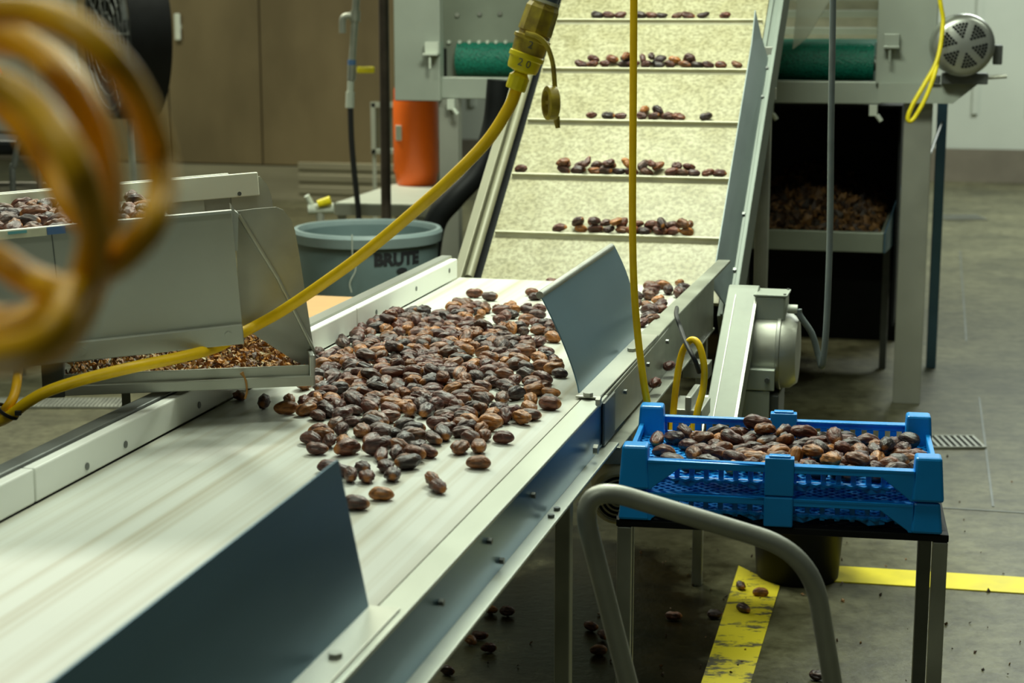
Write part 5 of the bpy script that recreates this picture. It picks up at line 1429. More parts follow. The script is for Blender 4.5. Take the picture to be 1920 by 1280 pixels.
26 .4386 5.143 .9744 .592 .52 -.123 -.604 4 .87
26 .4342 5.1484 .9483 .065 -.975 -.004 .212 2 1.03
26 .2054 5.2064 .9486 .941 -.329 .081 .024 0 .91
'''
SMALL_DATES = '''
.6837 3.2191 .7395 .071 -.451 .87 -.184 4 1.15
.446 3.3694 .7408 .975 -.144 -.125 -.109 3 1.08
.4557 3.3336 .7388 .983 .176 .049 .023 0 1.13
.6157 3.4304 .741 .928 -.31 -.035 .202 6 1.13
-.382 3.7444 .8463 .529 -.081 .029 -.845 4 1.01
-.1627 4.2828 .8448 .011 -.885 .45 .118 5 1.13
-.0029 4.3402 .8425 .147 -.973 .179 .016 2 1.02
-.2979 3.8279 .8447 .121 .185 -.751 -.622 4 1.09
-.038 3.2328 .8427 .503 .251 -.33 -.758 0 1.03
-.1317 4.4687 .8471 .944 .023 .099 -.314 4 1.13
-.0284 3.8408 .843 .139 -.099 .91 -.378 0 .97
-.339 3.6985 .844 .056 -.119 .87 -.476 5 1.07
.0021 3.2538 .8443 .693 -.611 -.2 .326 6 .95
-.1651 2.9914 .8413 .792 .039 -0 .61 7 1.05
-.2037 4.0205 .8454 .351 .837 .37 .196 5 1.13
-.1385 4.2473 .8454 .993 -.016 .1 .068 4 1.01
-.9845 3.475 1.1949 .842 -.189 -.033 .504 6 1.11
.5967 5.7364 1.4126 .91 -.406 .085 -.024 3 .98
.5716 5.7403 1.4364 .667 .725 -.095 -.14 2 .88
.4799 5.7866 1.4287 .34 -.926 .014 -.162 3 .96
.2269 5.8301 1.4131 .952 .276 .136 -.003 3 .99
.5921 5.3172 1.1042 .752 -.623 -.046 -.21 5 .87
.5511 5.3286 1.1029 .409 -.906 .109 .01 0 .9
.5176 5.3362 1.1041 .059 .981 -.135 -.126 0 .91
.2953 5.3901 1.1281 .017 .984 .141 .11 7 .96
.0282 5.4618 1.1028 .863 -.457 .004 -.214 0 1
.411 5.1752 .9639 .863 -.467 -.064 -.182 0 1.01
.3272 5.195 .9658 .509 .765 -.123 .374 2 1.02
.7913 3.3383 .7375 .179 .034 .072 .981 2 1.05
.4546 3.2458 .7429 .258 .752 .606 -.005 2 1.21
.572 3.4088 .7403 .062 -.14 .042 .987 3 1.13
.3739 4.6857 .8419 .171 -.019 -.034 -.985 7 1.11
-.1837 3.3795 .8432 .163 -.08 -.493 .851 7 .91
-.2078 3.3126 .8436 .218 .888 .379 .14 1 .92
-.2054 3.957 .8452 .06 .086 -.843 -.528 0 1.05
-.1128 3.2754 .841 .212 .012 .235 -.949 3 .88
-.3924 3.6477 .8419 .059 .819 .57 .024 6 1.07
-.2784 3.9798 .8441 .527 -.007 .179 -.831 6 1.06
-.0274 3.6674 .842 .034 .327 .943 .054 6 1.08
-.1221 3.1944 .8439 .174 .75 .638 .002 2 1.05
-.4047 3.3545 .8411 .709 -.366 -.22 .561 1 .93
-.7832 3.4277 1.2055 .113 -.153 -.712 .676 3 .99
-.7308 3.4673 1.2078 .366 -.087 .407 -.832 1 1.04
.6344 5.9346 1.5699 .977 -.173 -.123 .016 3 .9
.4669 5.9784 1.5684 .979 -.089 .074 -.169 6 .94
.3639 6.0037 1.5696 .348 .933 -.014 .09 1 .94
.3246 6.0142 1.569 .317 .919 -.195 -.129 5 .97
.5575 5.7451 1.4142 .297 .925 -.2 -.128 3 .94
.4729 5.7671 1.4136 .977 .11 .066 -.168 3 .96
.2669 5.8411 1.4283 .266 .948 -.082 -.155 2 .99
.4076 5.5734 1.2596 .658 -.71 .222 -.118 2 .84
.5382 5.3524 1.1189 .876 -.456 .064 .145 3 .87
.2608 5.4227 1.1193 .98 .188 -.03 .064 1 .85
.3271 5.3852 1.1034 .95 -.253 .041 -.18 3 .91
.2542 5.404 1.1031 .293 -.953 .064 .042 1 .95
.384 4.4768 .8445 .031 .785 .605 .126 7 1.12
.3856 4.7538 .8428 .615 -.776 .109 -.085 4 .93
-.3491 3.3405 .8433 .147 -.913 .379 -.016 2 1.09
-.0573 3.9168 .8409 .026 -.854 .519 -.003 3 1.11
-.272 3.3851 .8422 .073 -.077 -.147 .983 5 .96
-.0992 3.5052 .8413 .975 .025 -.03 -.221 7 1.05
.0408 3.5503 .8395 .048 .263 .961 .076 3 .98
-.1795 3.4046 .845 .959 .023 .124 -.254 4 .98
.0612 3.4896 .842 .949 .079 .004 .304 2 1.07
-.1327 4.335 .844 .664 .7 .185 .188 5 1.04
-.0193 4.0411 .8421 .968 .024 -.031 -.247 7 1.13
-.1999 3.7851 .8448 .58 -.389 .311 -.645 1 1.09
-.3864 3.6877 .842 .13 -.989 -.052 .046 7 .96
-.0175 4.3024 .8425 .172 .508 .827 .166 4 1.01
-.3598 3.988 .8416 .764 .045 -.065 -.641 2 1.03
-.9555 3.6454 1.1973 .26 -.958 -.105 .056 0 .98
-.907 3.3654 1.1969 .239 .917 -.32 -.016 1 .93
-.7991 3.685 1.2068 .698 .293 .139 .639 5 .99
.2863 6.0238 1.5691 .595 .77 -.107 -.205 1 1
.7203 5.703 1.4151 .956 -.003 .178 -.233 6 .85
.6707 5.7175 1.4127 .812 -.578 .076 -.03 0 .92
.5272 5.7752 1.4279 .688 -.718 .101 .032 5 .87
.4374 5.7768 1.4128 .959 -.113 -.084 -.245 1 .91
.4231 5.3573 1.1285 .873 -.087 .18 -.445 5 .84
.2795 5.208 .9647 .982 .139 -.071 .104 1 .86
.3245 5.1761 .9486 .972 .173 -0 -.161 5 .84
.287 5.1845 .9501 .021 -.995 .002 -.098 7 .85
.4067 3.3994 .7389 .568 .093 .065 .815 7 1.19
.3747 3.3795 .7377 .143 .032 .073 .986 2 1.07
.4207 4.8027 .8412 .228 .969 -.054 -.072 4 .9
-.3338 4.0828 .8411 .148 -.804 .561 -.13 4 .92
-.2159 3.6729 .8499 .778 -.059 .173 .602 5 .97
-.0865 3.9127 .8427 .423 -.314 -.404 .748 5 .99
-.2089 3.5557 .8431 .296 .946 -.134 0 6 1.11
-.3802 3.3715 .8438 .501 .419 .38 .655 3 .92
-.2995 4.2444 .8556 .136 -.255 -.787 .545 2 1.06
-.3359 3.8519 .8433 .138 -.76 .619 -.141 4 1.11
-.2039 3.8646 .843 .151 -.327 -.921 -.152 7 .94
-.3343 3.6733 .8427 .101 -.005 .675 -.731 1 1.01
-.2884 4.3079 .8523 .907 .177 .09 .37 4 1.06
-.2387 3.1254 .8403 .096 .995 -.011 -.031 3 1.08
-.169 3.7728 .842 .112 -.941 -.302 .104 7 .96
-.4105 3.6099 .8422 .265 -.104 -.129 .95 5 .96
-.2742 3.3298 .8434 .924 .035 .015 -.381 6 1
.0693 4.4239 .8416 .911 .018 -.035 -.412 7 1.08
-.0917 3.2243 .841 .084 .033 -.032 .995 7 .98
-.2487 3.908 .8445 .346 -.136 .493 -.787 5 1.14
-.3872 3.404 .8409 .937 .34 -.075 .024 5 .88
-.1444 4.3989 .8416 .035 .264 .948 .177 6 1.03
.076 3.8501 .8426 .249 -.944 -.186 .112 0 .96
-.9921 3.6354 1.1936 .533 .209 -.259 -.778 2 .99
-.6649 3.249 1.2091 .877 .343 .01 .336 5 1.05
.7048 5.9178 1.5685 .217 .968 -.105 .071 2 .9
.6313 5.727 1.4134 .519 .842 .117 -.086 1 .89
.51 5.7569 1.4146 .395 .883 -.072 -.242 2 .87
.3631 5.796 1.4125 .96 -.258 .046 -.094 7 .97
.3022 5.8101 1.4142 .397 .875 -.259 -.103 7 .88
.4188 5.5908 1.2759 .795 -.408 -.287 .346 0 1.02
.3431 5.5909 1.2583 .376 -.904 .174 -.108 1 .9
.2521 5.6131 1.2594 .149 .988 .004 .031 2 .85
.3399 4.3042 .8419 .211 -.046 .425 -.879 1 1
.3835 4.5642 .8423 .069 .938 .323 .109 7 .95
.3161 4.2248 .8418 .102 -.447 .882 -.107 2 .96
-.0727 3.9863 .8421 .1 -.195 .974 .065 5 .92
-.0826 3.7187 .84 .028 .541 -.835 -.097 3 1.04
-.372 3.8041 .8429 .83 -.092 .137 -.533 5 1.02
.0436 3.5182 .8402 .134 -.02 -.034 -.99 7 .94
-.3139 3.5793 .8465 .78 .583 .009 -.229 6 1.02
-.0274 4.1068 .8443 .853 -.372 .128 -.343 6 1.01
.0573 4.233 .8408 .434 .015 -.078 -.897 2 .96
-.1794 4.3236 .8427 .057 .242 -.953 -.171 6 1.13
-.3643 4.0734 .8426 .223 -.123 -.131 .958 6 .94
-.2501 3.4069 .8408 .995 -.081 -.041 -.048 7 .94
-.0079 3.7828 .8441 .138 -.922 -.356 .061 5 1.09
-.2241 3.7422 .8442 .623 -.682 .298 -.241 6 .93
-.1934 3.4501 .8427 .906 .266 .177 .277 0 1.05
-.149 4.4357 .8437 .623 .754 .174 .112 4 1.01
-.3391 3.8932 .8438 .412 .899 -.145 -.003 5 1.01
-.7484 3.4282 1.2081 .479 -.728 .461 -.168 0 1.05
-.7696 3.3279 1.2045 .059 .323 .839 -.433 7 .94
-.8665 3.3915 1.1986 .614 -.014 .147 -.775 5 .99
-.8304 3.4572 1.2008 .355 .017 .017 .935 7 1.06
-1.0433 3.588 1.1909 .994 .085 -.054 -.045 2 1.13
.4275 5.989 1.5677 .019 .987 -.158 -.005 4 .97
.3715 5.7894 1.4388 .914 -.07 -.2 .346 1 .91
.5012 5.3608 1.1202 .402 -.771 .435 -.232 7 1.02
.4745 5.1588 .9641 .684 -.716 -.003 .137 6 .89
.4528 3.4642 .7463 .533 -.353 -.03 -.768 6 1.2
.4772 3.3901 .739 .97 -.05 -.096 -.219 2 1.06
.3809 4.4267 .8399 .02 .097 .993 .06 6 .88
-.2788 3.4674 .8532 .246 .444 -.655 -.56 1 .96
-.1085 4.1876 .8465 .188 -.082 .867 .453 2 1.05
-.252 4.1204 .8428 .256 .257 .877 .316 0 .86
-.3702 3.5549 .8456 .185 -.324 -.923 -.098 6 .99
-.2804 3.7101 .842 .822 .173 -.06 -.539 0 1.03
.0757 3.8199 .8416 .089 .087 -.988 -.094 7 .89
-.3553 4.0292 .8423 .507 .642 -.432 -.379 4 .9
.0946 3.724 .8423 .487 .104 -.333 -.801 5 1
-.0765 4.3577 .8399 .663 .197 -.275 -.668 1 .87
-.3177 3.9237 .8433 .931 -.165 .012 .324 5 1.05
-.1317 3.6618 .8421 .906 .038 -.009 .421 7 1.13
-.0289 3.2685 .8432 .636 -.629 .399 -.2 2 .89
-.4007 3.5514 .8393 .092 .736 .67 .043 3 .97
-.2565 3.7656 .8432 .377 -.833 .336 -.225 2 .92
.0307 4.0025 .8402 .909 .038 -.009 .414 7 .94
-.7667 3.3929 1.2033 .453 .062 -.076 -.886 1 1.04
.5497 5.9581 1.5674 .895 .34 -.23 -.174 3 .87
.4996 5.97 1.5686 .999 -.048 .017 -.003 3 .85
.4516 5.7687 1.4391 .345 .635 -.499 -.477 5 .9
.3486 5.376 1.1288 .05 -.869 .366 .329 4 .86
.7762 3.2986 .739 .991 .011 .119 .064 3 1.05
.6477 3.2492 .741 .189 .957 -.187 -.119 4 1.23
.4946 3.4671 .7384 .265 .023 .072 .961 1 1.19
.383 3.4696 .7394 .718 -.683 -.038 .13 1 1.09
.4709 4.763 .8432 .237 -.922 -.275 .136 0 1.01
-.0723 3.3095 .8414 .228 .066 .3 .924 2 .98
-.1643 3.3487 .8444 .462 .736 -.289 -.402 7 .91
-.2705 3.3579 .843 .025 -.298 -.859 -.415 5 .89
-.1687 3.8131 .8428 .904 .286 .11 .297 7 1.06
-.2018 3.519 .8457 .903 -.127 -.143 -.385 2 1.12
-.242 4.2432 .8468 .274 .127 .403 -.864 0 1.09
-.169 3.6994 .8423 .173 .963 .201 .05 6 1.09
-.1068 3.9517 .8412 .893 .038 -.008 .449 7 1.04
-.1669 3.5413 .8443 .011 -.362 .92 .15 2 1.09
-.1713 3.9288 .8449 .374 .54 -.708 -.259 6 1.08
-.2714 3.6353 .8445 .212 -.176 -.508 .816 6 .96
-.1168 3.9147 .8432 .528 -0 -.201 .825 3 .95
-.2101 4.1519 .8418 .448 .035 .017 .893 7 1.1
-.2857 4.0388 .8416 .902 -.419 .086 -.067 1 .98
-.4325 3.8469 .8433 .761 .003 .038 .647 6 .99
-.3096 3.4647 .8419 .061 .872 .485 .018 6 1.07
.0136 4.1486 .8438 .024 .017 .693 -.72 0 1.01
-.1868 3.7396 .8426 .032 .306 .95 .055 6 1.14
.0047 4.4005 .8438 .571 -.086 .083 .812 3 1.09
-.0437 3.5861 .8426 .761 -.23 .211 -.568 6 .92
-.1147 4.4258 .8403 .005 -.245 .964 .101 3 1.08
-.2504 4.1574 .8422 .625 .148 -.108 -.759 0 1.05
-.1302 4.0503 .8427 .106 .285 -.95 -.074 7 .98
.0922 4.174 .8415 .089 -.537 .82 -.176 4 .95
-.3906 3.325 .8417 .522 .242 -.204 -.792 0 .96
-.8837 3.4278 1.2 .349 -.446 -.621 .542 6 .95
-.8891 3.2502 1.1937 .809 -.41 -.167 .387 1 .94
-.8497 3.4292 1.1994 .425 .011 -.002 .905 7 1.09
.6745 3.4757 .7372 .009 .065 .997 -.026 3 1.17
.5205 3.383 .739 .961 -.002 -.062 -.268 2 1.14
-.0863 3.4566 .841 .614 -0 -.039 -.788 7 1.02
-.363 3.8439 .8424 .484 -.506 -.447 .556 1 .99
-.2006 3.7075 .8444 .59 .213 .173 -.759 1 .86
-.0268 3.9361 .8461 .355 -.411 .809 -.225 4 1
-.1835 3.6665 .8438 .123 .117 -.714 -.679 5 1.03
-.3174 3.3862 .8424 .146 -.018 .182 .972 0 1.07
-.3625 4.1158 .8406 .773 .543 .198 .262 1 .87
-.0378 4.0738 .8425 .121 -.964 -.217 .093 7 1
.0378 3.9211 .8423 .508 -.728 -.412 .206 4 .91
-.1455 3.5963 .844 .034 -.63 .77 .092 4 1.09
-.09 4.4704 .8415 .174 .034 .072 .981 2 1.02
-.2016 3.3592 .8413 .016 -.38 -.913 .147 2 .92
-.1477 4.1963 .8411 .172 .958 .221 .054 6 .98
-.09 4.0922 .8428 .063 -.111 -.499 .857 5 1
-.3067 3.5057 .8417 .889 .141 .117 .42 0 1.01
.0018 3.9434 .8402 .624 .038 .009 .78 7 .94
-.8755 3.1833 1.196 .124 -.164 -.71 .673 3 .98
-.776 3.2356 1.2014 .359 .021 .046 .932 2 1.09
-.8992 3.4007 1.1945 .1 .557 .82 .087 3 1.08
-.9006 3.1696 1.1929 .196 .947 -.241 -.087 4 .99
-1.0061 3.5934 1.1912 .758 .081 -.07 -.644 1 .99
.4249 5.7988 1.4309 .227 .709 -.336 -.577 6 .85
.4408 5.1467 .9484 .688 .702 -.148 -.109 7 .85
.7676 3.2281 .7397 .732 -.186 .144 -.64 0 1.13
.491 3.2539 .7425 .412 -.765 .494 -.029 4 1.05
.5163 3.3054 .7398 .089 .004 .4 .912 0 1.15
.7248 3.4068 .7369 .494 .035 -.067 -.866 1 1.04
.7639 3.4299 .7371 .022 .546 -.836 -.06 6 1.03
.4671 3.5099 .7367 .003 -.26 .961 .095 3 1.15
.7446 3.3739 .7395 .059 -.395 -.882 .25 0 1.05
.4212 3.4413 .7425 .488 -.139 -.079 .858 6 1.26
.5586 3.369 .737 .554 .045 .061 .829 1 1.05
.6288 3.4639 .7406 .429 .901 .008 -.065 0 1.04
.3833 4.7859 .843 .632 .774 -.019 -.047 4 .96
-.3543 3.3795 .841 .172 .917 -.356 -.053 6 .97
-.1499 4.1589 .8431 .617 -.634 .333 -.328 3 .94
-.1405 3.9884 .8405 .188 .035 .071 .979 2 .93
-.2274 3.817 .8405 .99 .075 -.012 -.117 1 .98
.0841 4.2134 .8425 .125 -.952 -.267 .079 2 1.02
-.0453 3.9655 .8423 .633 .149 -.107 -.753 0 1.06
-.2664 4.2617 .8437 .818 -.564 -.051 .098 5 1.06
-.3404 4.2079 .8426 .57 -.478 .43 -.511 4 .87
-.1166 4.3702 .8414 .951 .307 .001 -.02 2 .98
-.269 4.2136 .8441 .136 -.9 .397 -.121 2 1.13
.0017 3.8218 .8428 .07 -.106 -.688 .715 0 .94
-.4247 3.5123 .843 .085 -.771 -.625 .088 7 1.05
.087 4.099 .8411 .589 .148 -.316 -.729 5 .9
-.2329 3.7871 .8417 .281 .032 .023 .959 7 1.09
-.3406 3.5618 .8423 .302 .738 -.571 -.194 6 1
-.276 3.6707 .8419 .928 .079 .009 .363 2 1.06
-.1499 4.1288 .8422 .007 .098 .911 .401 5 .89
-.9688 3.2797 1.1899 .405 .127 -.33 -.843 1 1.05
-.823 3.3419 1.2018 .153 -.318 -.831 .43 5 1.06
-1.0328 3.5392 1.1903 .101 -.887 -.445 .07 2 .99
-.9846 3.4135 1.1931 .121 -.457 .874 -.108 5 1.08
.2632 5.8212 1.4127 .865 -.441 .01 -.238 3 .89
.3688 5.1863 .9634 .083 .956 -.252 .123 3 1.03
.3434 3.2477 .7388 .148 -.088 -.14 .975 5 1.03
.5642 3.2533 .7386 .811 .039 -.002 .584 7 1.2
.4676 4.857 .8415 .616 -.081 .088 .778 3 .9
-.0948 3.683 .8398 .106 .011 .075 .991 1 .91
-.0554 3.4036 .8387 .015 .138 .99 .001 3 .88
-.3106 3.4273 .8432 .871 .345 .047 .345 5 1.07
-.2871 4.0125 .8417 .981 -.158 .05 .1 5 .92
-.0151 3.7375 .8427 .105 .756 .644 -.056 5 .96
-.1571 3.4714 .8411 .163 .978 -.128 -.012 6 .98
.0199 4.1778 .8429 .2 .033 .162 -.966 5 1.02
-.1371 3.8632 .8421 .997 .029 -.026 -.071 7 1.13
-.254 4.3646 .8444 .173 -.179 .895 -.37 0 1.08
-.1203 3.6315 .8408 .071 .129 -.958 -.245 6 .92
-.2317 3.3728 .8407 .193 .662 .7 .184 3 1.04
-.2771 4.1476 .8435 .294 -.489 -.562 .599 2 .91
-.2305 3.9828 .8424 .135 -.755 .638 -.059 2 1.01
-.9379 3.5197 1.1959 .328 .063 .263 .905 7 1.02
-.8461 3.2975 1.1964 .584 .028 -.051 -.81 7 .98
-.8237 3.1938 1.2 .96 .017 .002 .279 6 1.07
.2618 5.8213 1.4131 .933 .271 -.13 -.198 4 .86
.3642 5.3762 1.1029 .836 .538 -.007 -.112 1 .97
.6678 3.304 .7426 .986 -.059 -.063 .144 4 1.05
.6785 3.2737 .7398 .002 .126 .147 -.981 6 1.02
.6016 3.329 .7424 .888 .442 .066 .109 4 1.16
.6652 3.4346 .7396 .163 .916 .357 .078 6 1.24
.3322 4.6246 .8413 .398 .031 .181 .899 0 .97
-.1627 3.6373 .8458 .089 .924 -.313 .199 5 1.04
-.3642 3.3115 .8407 .176 .529 .814 .162 4 .86
-.1201 3.8241 .8415 .969 .167 .075 .168 0 .99
-.3225 3.9847 .841 .02 .045 .425 -.904 1 .92
-.3594 4.1513 .8416 .285 -.728 -.587 .21 3 .94
-.084 4.2655 .8438 .023 .739 -.61 .284 1 .9
.0346 4.4279 .8439 .23 .297 .925 .05 1 .91
-.0869 4.395 .8399 .79 .01 -.038 -.611 7 .91
-.1119 4.2716 .8443 .87 -.182 .244 -.387 4 .9
-.2383 3.5337 .84 .986 .079 -.009 .149 2 .88
-.2527 3.9514 .8446 .588 -.416 -.384 .578 5 1.14
-.0041 4.4425 .8425 .575 -.769 .234 -.152 5 .93
-.0453 4.0073 .8423 .969 -.137 .093 -.184 5 .97
-.1776 4.1554 .8434 .088 .637 .765 .04 0 .99
.0272 3.8872 .8409 .066 -.997 -.011 .024 3 1.08
-.1201 4.5029 .8421 .007 .024 .031 .999 7 1.13
-.1458 4.0835 .8415 .888 .294 -.187 -.299 5 .93
-.2186 3.8921 .842 .269 -.961 .046 .049 0 .91
-.1408 3.9345 .8394 .494 .035 -.067 -.866 1 .87
-.1813 3.1052 .8392 .099 .991 .091 -.021 3 .95
-.2283 3.4972 .8394 .057 .778 -.62 -.084 3 .98
-.9361 3.2971 1.1935 .586 -.163 -.107 .787 5 1.04
-.9044 3.4635 1.1967 .151 -.742 .649 -.076 7 .95
-.7721 3.3576 1.2042 .075 .023 .992 .094 0 .95
.3938 5.7866 1.4145 .209 .977 .017 .045 5 .92
.2127 5.4352 1.1189 .934 -.308 -.119 -.14 6 .92
.5202 5.1455 .9663 .753 .457 -.027 .472 1 .88
.5534 3.4429 .7409 .832 .232 .253 .436 7 1.18
.6147 3.2198 .7375 .197 .808 .547 .101 3 1.17
.5925 3.361 .7451 .569 .685 .454 -.023 3 1.1
.6304 3.3648 .7401 .223 -.892 -.361 .157 0 1.1
-.1418 3.726 .8414 .017 -.084 -.504 .859 5 .89
-.1234 3.4847 .8422 .242 -.126 -.128 .954 6 .91
-.3061 3.548 .8484 .29 -.437 .844 .11 3 1.05
-.3026 3.8599 .8456 .165 .26 .922 -.233 0 1.05
-.1048 4.0698 .8427 .169 -.169 -.695 .678 3 .91
-.2217 4.3994 .8437 .123 .554 -.823 -.039 7 1.06
-.1169 4.3073 .8415 .983 .179 .041 -.022 0 .99
-.3722 3.5952 .8423 .12 -.679 .707 -.157 4 1.02
.1197 4.1459 .845 .11 .04 .436 .892 4 1.04
-.0598 3.7481 .8408 .863 -.388 .179 -.27 1 .91
-.021 3.2921 .8415 .133 .131 .323 .928 5 .93
.091 3.7722 .8394 .628 .05 .057 .774 1 .87
-.0484 3.8651 .84 .109 .993 -.012 -.031 3 1.03
-.4097 3.8048 .8406 .021 .11 .992 .06 6 .95
-.3208 3.9557 .8415 .977 .172 .064 .105 0 .99
-.1562 3.964 .8406 .972 .07 -.037 -.222 2 .94
-.3931 3.8447 .8448 .632 -.102 .072 .765 4 .97
-.0238 4.148 .8432 .575 -.407 -.394 .59 5 1.02
-.9895 3.5126 1.1936 .224 .15 .009 -.963 3 1.04
-.8295 3.5755 1.2028 .891 .309 -.12 -.309 2 1.01
-.8165 3.3743 1.2009 .088 -.104 .982 -.132 2 .98
.1199 5.045 .8119 .908 .32 .013 -.271 3 1
.3764 5.8135 1.4279 .891 .427 .132 -.076 5 1.02
.1693 5.4446 1.121 .714 .334 .071 -.611 6 .85
.6344 3.195 .7385 .085 .518 -.822 -.221 4 1.03
.6275 3.2961 .7408 .657 -.022 -.147 .739 5 1.14
.3481 4.484 .8393 .061 .804 -.586 -.081 3 .96
-.3404 3.6409 .8385 .1 .892 .442 .016 3 .88
-.2435 3.6856 .8456 .246 -.885 .352 .181 4 .9
-.3121 3.3556 .8434 .109 -.034 .992 .048 5 1.02
-.2794 4.1793 .8425 .143 -.05 .353 -.923 2 .93
-.2011 4.1099 .8417 .59 -.211 .277 -.729 2 .87
-.2237 4.2719 .842 .562 -.109 -.29 .767 7 .99
-.109 4.1255 .8395 .991 .075 -.011 -.106 1 .88
-.3326 4.2511 .8418 .38 -.69 -.579 .212 4 .88
-.2234 3.0322 .8419 .742 .001 .038 .67 6 .88
-.1935 3.9857 .8415 .217 .955 -.174 -.1 4 .92
.0609 4.1626 .8391 .098 .841 .531 .026 3 .94
-.2737 3.7433 .8394 .05 .007 .075 .996 1 .87
.5732 5.7631 1.4283 .696 -.69 .155 -.126 3 .93
.3013 5.4124 1.1192 .153 -.943 .296 -.003 4 .89
.3557 5.1673 .9497 .58 -.814 -.022 .028 4 .89
.5302 3.2217 .7421 .093 .628 .771 .047 5 1.18
.6864 3.1779 .7391 .107 -.026 .181 .977 0 1.16
.4185 3.2376 .7386 .128 -.685 .714 -.073 2 1.05
.3152 4.4856 .8437 .864 .279 -.208 -.363 5 1.12
.4558 4.7058 .8421 .083 -.494 -.856 .127 6 .98
-.2535 4.3239 .8437 .817 .251 -.26 -.449 6 .9
-.0569 4.1049 .8384 .081 .581 .807 .061 3 .87
-.3506 3.7665 .841 .204 .126 .314 .919 1 .97
-.3262 4.0201 .8405 .686 .216 .218 .659 2 .9
-.0384 4.4398 .8414 .637 -.079 .09 .762 3 .89
-.2416 3.8526 .8418 .17 -.019 -.034 -.985 7 1.1
-.1824 4.0885 .8424 .079 -.491 .849 -.181 4 1.03
-.0646 4.144 .843 .9 -.285 .13 -.305 6 .95
-.0376 3.1887 .8431 .108 -.145 .107 -.978 5 .98
-.0583 4.0444 .8422 .415 -.154 -.178 .879 3 .98
-.039 3.7972 .84 .921 .299 -.07 -.239 2 .86
-.3924 4.0066 .8409 .556 .268 .222 .754 5 .88
.4484 5.1646 .9652 .261 .878 -.244 -.318 6 .89
.2381 5.2173 .9663 .764 -.026 .397 -.509 3 .85
.1974 5.2282 .9656 .798 -.526 -.271 .113 6 .94
.5574 3.321 .744 .696 -.055 -.041 .715 4 1.17
-.1736 3.8531 .8423 .326 -.61 .631 -.351 5 .94
-.35 3.4971 .8422 .427 -.73 -.491 .211 5 .89
-.129 4.1004 .8408 .425 .122 .277 .853 7 .89
-.2645 3.2279 .8407 .203 .14 -.258 -.934 0 .88
-.3508 3.9314 .841 .562 -.306 -.298 .708 1 .92
-.23 3.6144 .8429 .189 .89 -.387 -.147 4 1.04
-.1994 3.831 .8413 .169 -.176 -.478 .844 5 .88
-.3116 4.1868 .8447 .198 .169 -.698 -.668 1 1.12
-.0683 4.1741 .8411 .06 .008 .075 .995 1 1.03
.0305 3.9543 .8386 .049 .229 .969 .084 3 .89
.0009 4.4753 .8411 .544 -.299 -.306 .722 1 .93
-.3206 3.7393 .8443 .019 .729 .673 .128 7 1.11
-.1817 3.6055 .843 .133 -.738 .646 -.146 4 1.08
.4377 5.1686 .9636 .931 .343 -.089 -.084 2 1.03
.4111 4.8277 .8413 .97 -.234 -.027 .055 0 .9
-.1979 4.2811 .8408 .682 .13 .232 .681 0 .89
-.2938 3.9024 .8421 .475 -.869 -.121 .057 5 .92
-.2927 3.6163 .8398 .649 .052 .055 .757 1 .91
-.2309 4.2161 .8417 .053 -.105 -.5 .858 5 .91
-.2239 4.1095 .8422 .242 -.704 -.582 .326 0 .91
-.2807 3.934 .8414 .816 -.173 .057 -.549 7 .96
-.2229 4.31 .8391 .009 .378 -.92 -.101 3 .94
-.0083 4.1946 .84 .993 .078 -.014 .083 2 .88
-.2036 4.2381 .8429 .2 .057 .17 -.963 6 .96
-.2635 3.574 .8415 .023 .973 -.226 -.047 6 1.02
-.7408 3.5069 1.2057 .21 .014 -.034 -.977 7 .94
.6145 3.3968 .736 .101 .978 .182 -.012 3 1.07
.592 3.4764 .7378 .617 .071 -.058 -.782 2 1.07
.4916 3.2144 .7424 .951 .085 .019 -.297 6 1.24
.4262 3.5252 .7378 .269 .028 .158 .95 0 1.04
.5194 3.4954 .7394 .949 -.274 .02 .151 3 1.09
-.1349 3.5215 .8438 .572 .201 .359 .709 4 .92
-.1084 4.0333 .8394 .432 .03 -.069 -.899 1 .87
-.2606 3.4561 .8424 .637 -.244 -.249 .688 2 .93
-.4425 3.7739 .842 .025 .023 .076 .997 2 1.07
-.1486 3.385 .8423 .438 -.26 .486 -.71 5 .95
-.2611 4.2916 .8419 .99 .12 -.037 .061 0 1.01
-.3239 3.6161 .8405 .1 .882 .461 .018 3 1.1
-.2929 4.374 .8438 .082 .779 .606 -.136 2 1.05
-.1178 3.7758 .8423 .066 .087 -.234 -.966 2 1.06
-.2868 3.7925 .8407 .936 .327 -.088 -.095 1 .94
'''

DM_ = []
for k, (vs, fs) in enumerate(DATE_SHAPES):
    me = bpy.data.meshes.new('date'); me.from_pydata(vs, [], fs); me.update()
    me.polygons.foreach_set('use_smooth', [True] * len(me.polygons)); me.materials.append(datem); DM_.append(me)
for ln in DATES.strip().splitlines():
    v = [float(a) for a in ln.split()]
    o = bpy.data.objects.new('date', DM_[int(v[8])]); COL.objects.link(o)
    o.location = v[1:4]; o.rotation_mode = 'QUATERNION'; o.rotation_quaternion = v[4:8]; o.scale = (v[9],) * 3
    lb, gp_ = DATE_LABELS[int(v[0])]; tag(o, lb, 'date', gp_)
mb = MB()
for ln in SMALL_DATES.strip().splitlines():
    v = [float(a) for a in ln.split()]
    vs, fs = DATE_SHAPES[int(v[7])]
    mb.add(vs, fs, Matrix.Translation(v[0:3]) @ Quaternion(v[3:7]).to_matrix().to_4x4() @ Matrix.Scale(v[8], 4))
o = mb.build('small_dates', datei, smooth=True); o['kind'] = 'stuff'
tag(o, 'remaining smaller dates of the heap, crate, chute and incline rows', 'dates')
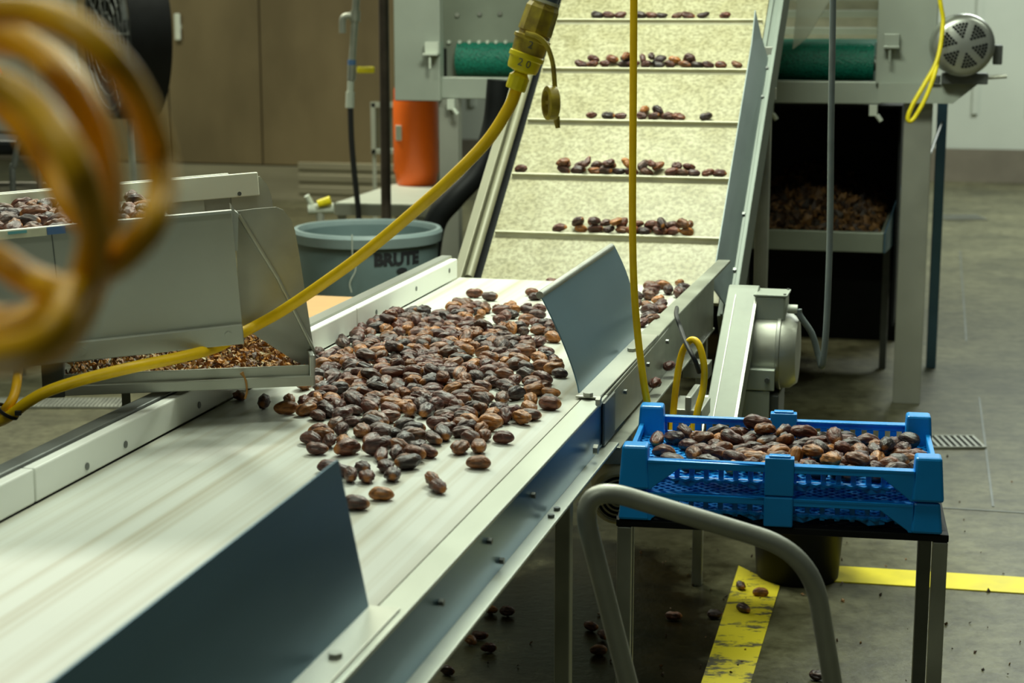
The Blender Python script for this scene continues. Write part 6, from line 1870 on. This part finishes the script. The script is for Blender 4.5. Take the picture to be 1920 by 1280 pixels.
# ------------------------------------------------------------------ light: rows of high lamps over the lines, plus one added for the coil
def lamp(x, y, z, sx, sy, power, col=(1, .97, .86), tgt=None):
    l = bpy.data.lights.new('ceiling_or_fill_lamp', 'AREA'); l.shape = 'RECTANGLE'; l.size = sx; l.size_y = sy; l.energy = power; l.color = col
    o = bpy.data.objects.new('ceiling_or_fill_lamp', l); COL.objects.link(o); o.location = (x, y, z)
    if tgt is not None: o.rotation_euler = (Vector(tgt) - Vector((x, y, z))).to_track_quat('-Z', 'Y').to_euler()
    return o
G = (.95, 1.0, .80)
Y1 = (.91, 1, .82)
lamp(.38, 5.1, 3.2, 1.3, .5, 82, Y1, (.1, 4.8, .8))
lamp(.2, 2.9, 4.4, 1.6, .5, 30, Y1)
lamp(-1.8, 4.6, 4.6, 1.6, .5, 46, Y1)
lamp(-1.5, .3, 3.8, 1.2, .4, 18, Y1)  # unseen lamp added to brighten the hanging coil
lamp(4.6, 12.5, 5.1, 3, 1.2, 330, (.92, 1, .92))
lamp(-3.0, 10.0, 5.1, 3, 1.0, 290, (.98, 1, .80))
lamp(4.2, 5.0, 5.0, 2.0, .6, 26, Y1)
w = bpy.data.worlds.new('hall'); SC.world = w; w.use_nodes = True
w.node_tree.nodes['Background'].inputs['Color'].default_value = (.42, .52, .46, 1)
w.node_tree.nodes['Background'].inputs['Strength'].default_value = .045

# ------------------------------------------------------------------ camera
cam = bpy.data.cameras.new('camera'); co_ = bpy.data.objects.new('camera', cam); COL.objects.link(co_)
cam.sensor_width = 36; cam.lens = 36 * FPX / 1920.0
co_.location = (0, 0, CAMZ); co_.rotation_euler = (R(90) - PITCH, 0, 0)
cam.clip_start = .05; cam.clip_end = 100
cam.dof.use_dof = True; cam.dof.focus_distance = 3.65; cam.dof.aperture_fstop = 61.9 / 11.5
SC.camera = co_
SC.view_settings.view_transform = 'Standard'; SC.view_settings.look = 'None'; SC.view_settings.gamma = 1.0
SC.view_settings.exposure = 0.35
try: SC.view_settings.use_curve_mapping = False
except Exception: pass
SC.cycles.use_denoising = True
SC.cycles.max_bounces = 6
SC.cycles.caustics_reflective = False; SC.cycles.caustics_refractive = False
